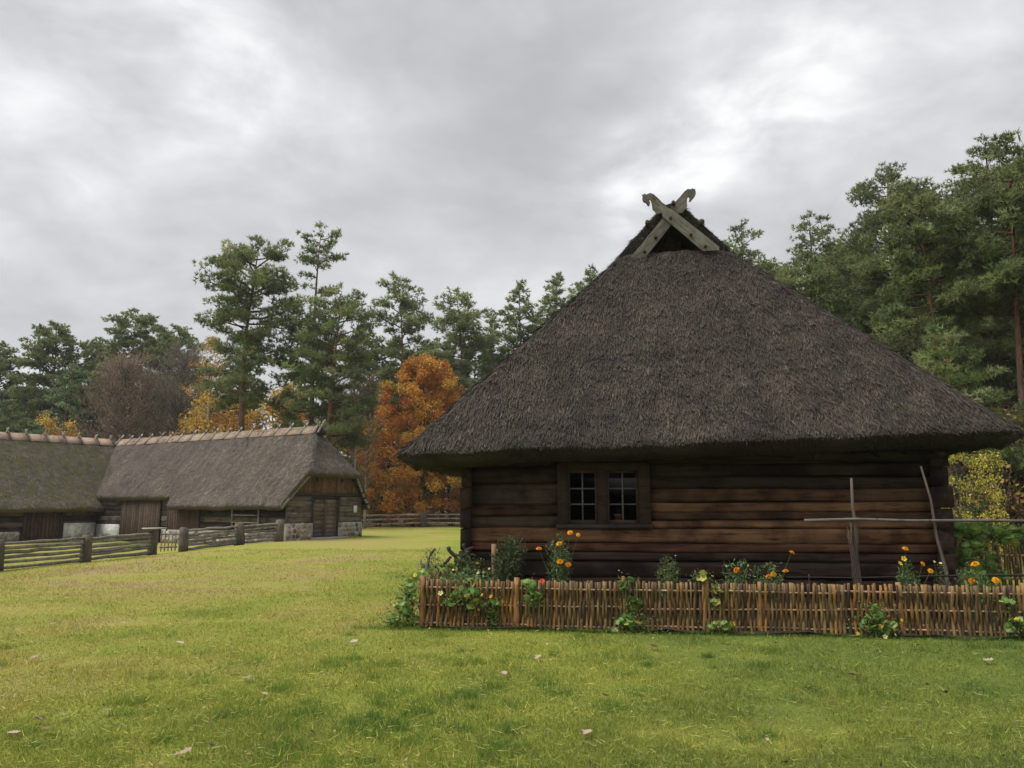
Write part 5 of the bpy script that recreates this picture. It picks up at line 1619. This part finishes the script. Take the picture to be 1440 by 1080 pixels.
for (kind, x, y, tz, rz, lab, wd) in [
        ('slim', -6.1, 80, 23.9, 1.3, 'open crowned pine rising right above the orange tree', 1.15),
        ('cone2', -9.6, 84, 19.6, 0.1, 'low dense pine straight behind the orange tree', 1.1),
        ('cone', -2.3, 86, 23.6, 0.6, 'pointed pine second right of the open crowned pine', 1.0),
        ('cone2', -4.6, 90, 22.0, 1.9, 'dense pine first right of the open crowned pine', 1.0),
        ('cone', 1.25, 88, 27.6, 2.0, 'tall pointed pine midway between the orange tree and the gable', 1.0),
        ('cone2', 3.6, 92, 25.6, 0.3, 'pine between the two tall pointed pines', 0.9),
        ('cone', 5.45, 88, 28.5, 3.0, 'tall pointed pine just left of the cottage roof edge', 0.95),
        ('cone2', 7.9, 93, 28.9, 1.2, 'pine close against the cottage roof edge on the left', 0.85),
        ('cone', 9.6, 90, 30.0, 0.9, 'narrow pine top showing nearest to the gable boards on the left', 0.85)]:
    plant_tree(kind, x, y, tz, rz, lab, group=BACK, wide=wd * 1.25)
plant_tree('mid', 16.5, 52, 21.2, 0.4, 'small pine top just right of the gable', group=RIGHT, wide=1.2)
plant_tree('mid', 18.6, 46, 19.4, 1.7, 'pointed pine second right of the gable', group=RIGHT, wide=1.25)
plant_tree('mid', 18.9, 56, 17.5, 2.9, 'pine between the small pine top and the pointed pine right of the gable', group=RIGHT, wide=1.2)
plant_tree('mid', 21.4, 50, 18.2, 0.9, 'pine close left of the broad bushy pine', group=RIGHT, wide=1.2)
plant_tree('young', 21.0, 48, 16.0, 0.5, 'lower pine between the pointed pine and the broad bushy pine', group=RIGHT, wide=1.0)
plant_tree('near_bushy', 19.75, 38, 19.0, 0.3, 'broad bushy pine with reddish trunk rising behind the right roof slope', group=RIGHT)
plant_tree('near_tall', 22.6, 35.5, 19.0, 1.1, 'very tall pine reaching the upper right of the view', group=RIGHT)
plant_tree('near_tall', 23.4, 30.5, 17.4, 3.6, 'tall pine cut by the right edge of the view', group=RIGHT)
plant_tree('near_bushy', 26.5, 44, 18.5, 2.5, 'dark pine behind and between the bushy pine and the very tall pine', group=RIGHT)
plant_tree('near_low', 15.6, 27.5, 7.9, 0.4, 'low light green pine bough mass above the right roof corner', group=RIGHT, wide=1.1)
plant_tree('near_low', 18.0, 25.5, 6.2, 2.4, 'small pine at the right edge below the tall pine', group=RIGHT, wide=1.0)
for i, (x, y, tz) in enumerate([(17.2, 31, 15), (19.6, 29.5, 16), (21.5, 27, 15), (24.5, 33, 17), (27, 36, 17), (23, 41, 18), (29, 40, 18), (16.2, 40, 15), (31, 46, 19), (18, 55, 19), (24, 52, 20), (33, 53, 20), (28, 60, 21), (13.5, 62, 19)]):
    plant_tree('bole', x, y, tz, i * 1.7, 'bare boled pine among the trunks of the wood behind the right cottage corner', group='bare boled pines of the right wood')
plant_tree('round', -15.4, 82, 20.2, 0.8, 'dense pine filling the gap behind the white birch', group=BEHIND, wide=1.0)
plant_tree('round', -11.6, 86, 19.2, 2.8, 'dense pine in the gap between the white birch and the orange tree', group=BEHIND, wide=1.0)
plant_tree('round', -8.2, 92, 21.4, 1.9, 'dense pine behind the left shoulder of the orange tree', group=BEHIND, wide=1.0)
plant_tree('round', 21.4, 60, 20.6, 1.4, 'dense pine filling the gap right of the small pine top beside the gable', group=RIGHT, wide=1.0)
plant_tree('round', 24.6, 56, 21.2, 0.3, 'dense pine filling the gap left of the broad bushy pine', group=RIGHT, wide=1.0)
plant_tree('shrub', 11.75, 20.0, 3.05, 0.3, 'round bright yellow shrub beside the right cottage corner', 'yellow_shrub', 'shrub', wide=0.85)
for i, (x, y, tz, rz) in enumerate([(16.5, 26, 4.6, 0), (19.0, 28, 5.2, 1), (14.2, 31, 4.8, 2), (22, 31, 5.5, 3), (17.5, 34, 5.0, 4), (25, 37, 6, 5)]):
    plant_tree('thicket', x, y, tz, rz, 'brown leaved thicket on the wooded bank right of the yellow shrub', 'brown_thicket', 'shrub', group='brown undergrowth on the right bank')

# the far side of the wood reads as one mass
r_ = np.random.default_rng(77)
Vs, Fs, Cs, n0 = [], [], [], 0
tmass = MB()
spots = [(x + r_.uniform(-1.5, 1.5), 102 + r_.uniform(-5, 14), r_.uniform(14, 19) + (4.5 if x > -12 else 0)) for x in np.arange(-100, 78, 4.0)]
spots += [(34 + r_.uniform(-4, 22), 44 + i * 3.2, r_.uniform(13, 18)) for i in range(14)]
spots += [(x, 74 + r_.uniform(-3, 6), r_.uniform(10, 14)) for x in np.arange(14, 44, 4.5)]
spots += [(-72 + r_.uniform(-8, 8), 60 + i * 4, r_.uniform(13, 18)) for i in range(8)]
for (x, y, h) in spots:
    zb = g1(x, y)
    m_ = 3000
    t_ = r_.random(m_) ** 0.8
    rr = 3.0 * (1 - 0.9 * t_ ** 1.3) * np.sqrt(r_.random(m_)) * (1 + 0.3 * np.sin(t_ * 23 + x))
    a = r_.uniform(0, 6.283, m_)
    P = np.stack([x + rr * np.cos(a), y + rr * np.sin(a), zb + h * (0.01 + 0.99 * t_)], -1)
    D = unit(r_.normal(size=(m_, 3)) * 0.6 + np.stack([np.cos(a), np.sin(a), np.full(m_, 0.5)], -1) * 0.7)
    V, F, c = needles(P, D, r_.uniform(0.4, 0.8, m_), r_.uniform(0.15, 0.28, m_), pick(r_, m_, [(0.168, 0.208, 0.092), (0.210, 0.253, 0.109), (0.135, 0.168, 0.077)], 0.25), r_)
    Vs.append(V); Fs.append(F + n0); Cs.append(c); n0 += len(V)
    tmass.add(*tube([(x, y, zb - 0.3), (x, y, zb + h * 0.9)], [0.2, 0.04], 5, False), col=(0.12, 0.09, 0.075))
df = link('distant_forest', make_mesh('distant_forest', np.concatenate(Vs), [np.concatenate(Fs)], np.concatenate(Cs)), M['needle'])
df['kind'] = 'stuff'; df['label'] = 'mass of dark green pines filling the far side of the wood'; df['category'] = 'forest'
o = tmass.build('trunks', M['bark'], df, True)
o['kind'] = 'stuff'

# ================================================================== grass
r_ = np.random.default_rng(5)


def in_bed(x, y, m=0.0):
    u = (x + 0.8) * hc + (y - 12.4) * hs
    v = -(x + 0.8) * hs + (y - 12.4) * hc
    return (u > -0.42 - m) & (u < 10) & (v > -1.70 - m) & (v < 12)


n = 520000
q = r_.random(n)
y0, y1, e = 4.3, 30.0, -0.75
y = (y0 ** e + q * (y1 ** e - y0 ** e)) ** (1 / e)
x = r_.uniform(-1, 1, n) * (0.74 * y + 0.9)
ok = ~in_bed(x, y)
worn = vnoise(x * 0.42 + 3.1, y * 0.8, 41) * 0.7 + vnoise(x * 2.3, y * 2.9, 42) * 0.35
ok &= ~((worn > 0.42) & (r_.random(len(x)) < 0.62))
x, y, worn = x[ok], y[ok], worn[ok]
n = len(x)
base = np.stack([x, y, gz(x, y) - 0.004], -1)
clump = 0.5 + 0.5 * vnoise(x * 2.2, y * 2.2, 21)
hb = (0.016 + 0.036 * clump ** 1.5) * r_.uniform(0.5, 1.5, n) * (1 + 0.02 * y)
D = unit(np.stack([r_.normal(0, 0.55, n), r_.normal(0, 0.55, n), np.full(n, 0.9)], -1))
bright = r_.uniform(0.5, 1.4, n) * (0.82 + 0.36 * clump)
bc = np.stack([bright, bright, bright], -1)
bc *= 1 + sstep(0.25, 0.55, worn)[:, None] * np.array([[0.35, 0.12, 0.5]])
strw = r_.random(n) < 0.09
bc[strw] = np.array([1.75, 1.4, 1.5]) * r_.uniform(0.7, 1.1, (int(strw.sum()), 1))
V1, F1, c1 = needles(base, D, hb, 0.0042 * (0.55 + y / 9.0) * r_.uniform(0.7, 1.4, n), bc, r_)
# darker, taller tufts, mostly in the middle of the near lawn and along the fence foot
tx, ty, tw_ = [], [], []
for k in range(190):
    cx, cy = (r_.normal(-1.1, 1.0), r_.uniform(5.0, 8.6)) if k < 120 else (r_.uniform(-6, 6), r_.uniform(5, 10.2))
    m_ = r_.integers(40, 170)
    rad = r_.uniform(0.03, 0.13)
    tx.append(r_.normal(cx, rad, m_)); ty.append(r_.normal(cy, rad, m_)); tw_.append(np.full(m_, 1.0))
m_ = 14000
ss = r_.uniform(-0.9, 9.0, m_); oo = -np.abs(r_.normal(0.05, 0.10, m_)) - 0.02
tx.append(FX + hc * ss - hs * oo); ty.append(FY + hs * ss + hc * oo); tw_.append(np.full(m_, 0.8))
m_ = 2500
ss = r_.uniform(-0.05, 1.8, m_); oo = -np.abs(r_.normal(0.06, 0.12, m_))
tx.append(FX - hs * ss + hc * oo); ty.append(FY + hc * ss + hs * oo); tw_.append(np.full(m_, 0.8))
tx, ty, tw_ = map(np.concatenate, (tx, ty, tw_))
m_ = len(tx)
base = np.stack([tx, ty, gz(tx, ty) - 0.004], -1)
D = unit(np.stack([r_.normal(0, 0.45, m_), r_.normal(0, 0.45, m_), np.full(m_, 1.0)], -1))
bc = np.array([[0.62, 0.82, 0.72]]) * r_.uniform(0.6, 1.6, (m_, 1))
V2, F2, c2 = needles(base, D, r_.uniform(0.035, 0.09, m_) * tw_, r_.uniform(0.004, 0.008, m_), bc, r_)
# pale dead stems lying in the turf
m_ = 16000
q = r_.random(m_)
sy = (y0 ** e + q * (16.0 ** e - y0 ** e)) ** (1 / e); sx_ = r_.uniform(-1, 1, m_) * (0.74 * sy + 0.9)
ok = ~in_bed(sx_, sy); sx_, sy = sx_[ok], sy[ok]; m_ = len(sy)
base = np.stack([sx_, sy, gz(sx_, sy) + r_.uniform(0.01, 0.045, m_)], -1)
D = unit(np.stack([r_.normal(0, 1, m_), r_.normal(0, 1, m_), r_.normal(0.25, 0.25, m_)], -1))
V3, F3, c3 = needles(base, D, r_.uniform(0.04, 0.11, m_), 0.0045 * (0.6 + sy / 9), np.array([[1.9, 1.6, 2.2]]) * r_.uniform(0.6, 1.15, (m_, 1)), r_)
V1, F1, c1 = np.concatenate([V1, V3]), np.concatenate([F1, F3 + len(V1)]), np.concatenate([c1, c3])
gr = link('grass', make_mesh('grass', np.concatenate([V1, V2]), [np.concatenate([F1, F2 + len(V1)])], np.concatenate([c1, c2])), M['grass'])
gr['kind'] = 'stuff'; gr['label'] = 'short patchy green and yellow lawn grass'; gr['category'] = 'grass'

# ================================================================== fallen leaves


def oak_leaf(seed, col):
    r_ = np.random.default_rng(seed)
    half = [(0.0, 0.02), (0.10, 0.05), (0.2, 0.22), (0.30, 0.12), (0.42, 0.36), (0.54, 0.18), (0.66, 0.38), (0.78, 0.2), (0.9, 0.22), (1.0, 0.0)]
    V, n_ = [], len(half)
    for sgn in (-1, 1):
        for (a, w) in half:
            V.append((a - 0.5, sgn * w * r_.uniform(0.8, 1.2), 0.22 * abs(w) + 0.28 * (a - 0.45) ** 2 + r_.normal(0, 0.02) + 0.03))
    for (a, w) in half:
        V.append((a - 0.5, 0, 0.28 * (a - 0.45) ** 2))
    Q = []
    for i in range(n_ - 1):
        Q.append((2 * n_ + i, 2 * n_ + i + 1, n_ + i + 1, n_ + i)); Q.append((2 * n_ + i + 1, 2 * n_ + i, i, i + 1))
    me = MB().add(V, Q, col=col).mesh('fallen_leaf')
    me.materials.append(M['leaf'])
    return me


LV = [oak_leaf(1, (0.52, 0.40, 0.30)), oak_leaf(2, (0.45, 0.32, 0.22)), oak_leaf(3, (0.60, 0.49, 0.39)), oak_leaf(4, (0.11, 0.065, 0.04))]
FLL = [(-3.49, 5.75, 0, 'pale fallen leaf at the very left edge of the lawn'), (-3.53, 6.11, 3, 'dark leaf lying left in the row of leaves at lower left'),
       (-3.41, 6.21, 2, 'pale leaf above the other leaves at lower left'), (-3.15, 6.33, 0, 'single pale leaf right of the lower left leaf group'),
       (-3.32, 5.85, 1, 'tan leaf lowest of the lower left leaf group'), (-2.11, 5.28, 1, 'tan leaf near the bottom edge left of centre'),
       (-2.44, 7.48, 2, 'large pale oak leaf in the middle of three on the near lawn'), (-2.69, 7.82, 1, 'pale leaf farthest of the three on the near lawn'),
       (-2.08, 6.84, 0, 'pale leaf nearest of the three on the near lawn'), (-1.85, 9.4, 2, 'whitish leaf on the lawn left of the fence corner'),
       (0.27, 8.44, 0, 'pale pink leaf below the fence near the stout post'), (-0.07, 7.66, 0, 'pale leaf below and left of the pink leaf'),
       (0.52, 5.7, 0, 'pale leaf near the bottom edge right of centre'), (-6.19, 10.81, 2, 'pale leaf far out on the left lawn'),
       (-3.83, 9.31, 2, 'whitish leaf on the open left lawn'), (-4.98, 8.44, 1, 'tan leaf on the left lawn near the picture edge'),
       (3.2, 7.6, 3, 'dark brown leaf on the lawn below the right clump'), (4.88, 8.29, 0, 'tan leaf on the dry grass near the right edge'),
       (1.6, 9.09, 3, 'dark leaf on the grass before the fence middle'), (0.78, 6.79, 3, 'dark brown leaf on the near lawn right of centre'),
       (-5.5, 15.2, 1, 'small tan leaf on the far left lawn')]
for i, (x, y, k, lab) in enumerate(FLL):
    s_ = 0.105 * random.uniform(0.85, 1.2)
    o = link('fallen_leaf', LV[k], None, None, (x, y, g1(x, y) + 0.045), (random.uniform(-.25, .25), random.uniform(-.25, .25), random.uniform(0, 6.28)), s_)
    tag(o, lab, 'leaf', 'leaves fallen on the lawn')

# crumbs of leaf and twig too small to count
r_ = np.random.default_rng(91)
m_ = 420
q = r_.random(m_)
ly = (4.6 ** -0.6 + q * (24.0 ** -0.6 - 4.6 ** -0.6)) ** (1 / -0.6); lx = r_.uniform(-1, 1, m_) * (0.72 * ly + 0.6)
ok = ~in_bed(lx, ly); lx, ly = lx[ok], ly[ok]; m_ = len(lx)
V, F, c = leaves(np.stack([lx, ly, gz(lx, ly) + r_.uniform(0.02, 0.05, m_)], -1), unit(np.stack([r_.normal(0, 1, m_), r_.normal(0, 1, m_), r_.normal(0, 0.2, m_)], -1)),
                 r_.uniform(0.02, 0.055, m_), r_.uniform(0.012, 0.03, m_), pick(r_, m_, [(0.30, 0.20, 0.09), (0.42, 0.35, 0.12), (0.14, 0.08, 0.05), (0.45, 0.36, 0.26), (0.07, 0.05, 0.04)], 0.25), r_)
o = link('leaf_litter', make_mesh('leaf_litter', V, [F], c), M['leaf'])
o['kind'] = 'stuff'; o['label'] = 'tiny crumbs of dead leaf strewn over the lawn'; o['category'] = 'leaf litter'

# ================================================================== light haze in the damp air
hz_me = MB().add(box(-905, 905, -305, 1505, -1.6, 33), BOXQ).mesh('haze')
hm = bpy.data.materials.new('haze')
hm.use_nodes = True
ht = hm.node_tree
ht.nodes.clear()
pv = N(ht, 'ShaderNodeVolumePrincipled')
pv.inputs['Color'].default_value = (0.93, 0.95, 0.97, 1)
pv.inputs['Density'].default_value = 0.00032
pv.inputs['Anisotropy'].default_value = 0.1
ho = N(ht, 'ShaderNodeOutputMaterial')
ht.links.new(pv.outputs[0], ho.inputs['Volume'])
hazeo = link('haze', hz_me, hm)
hazeo['kind'] = 'stuff'
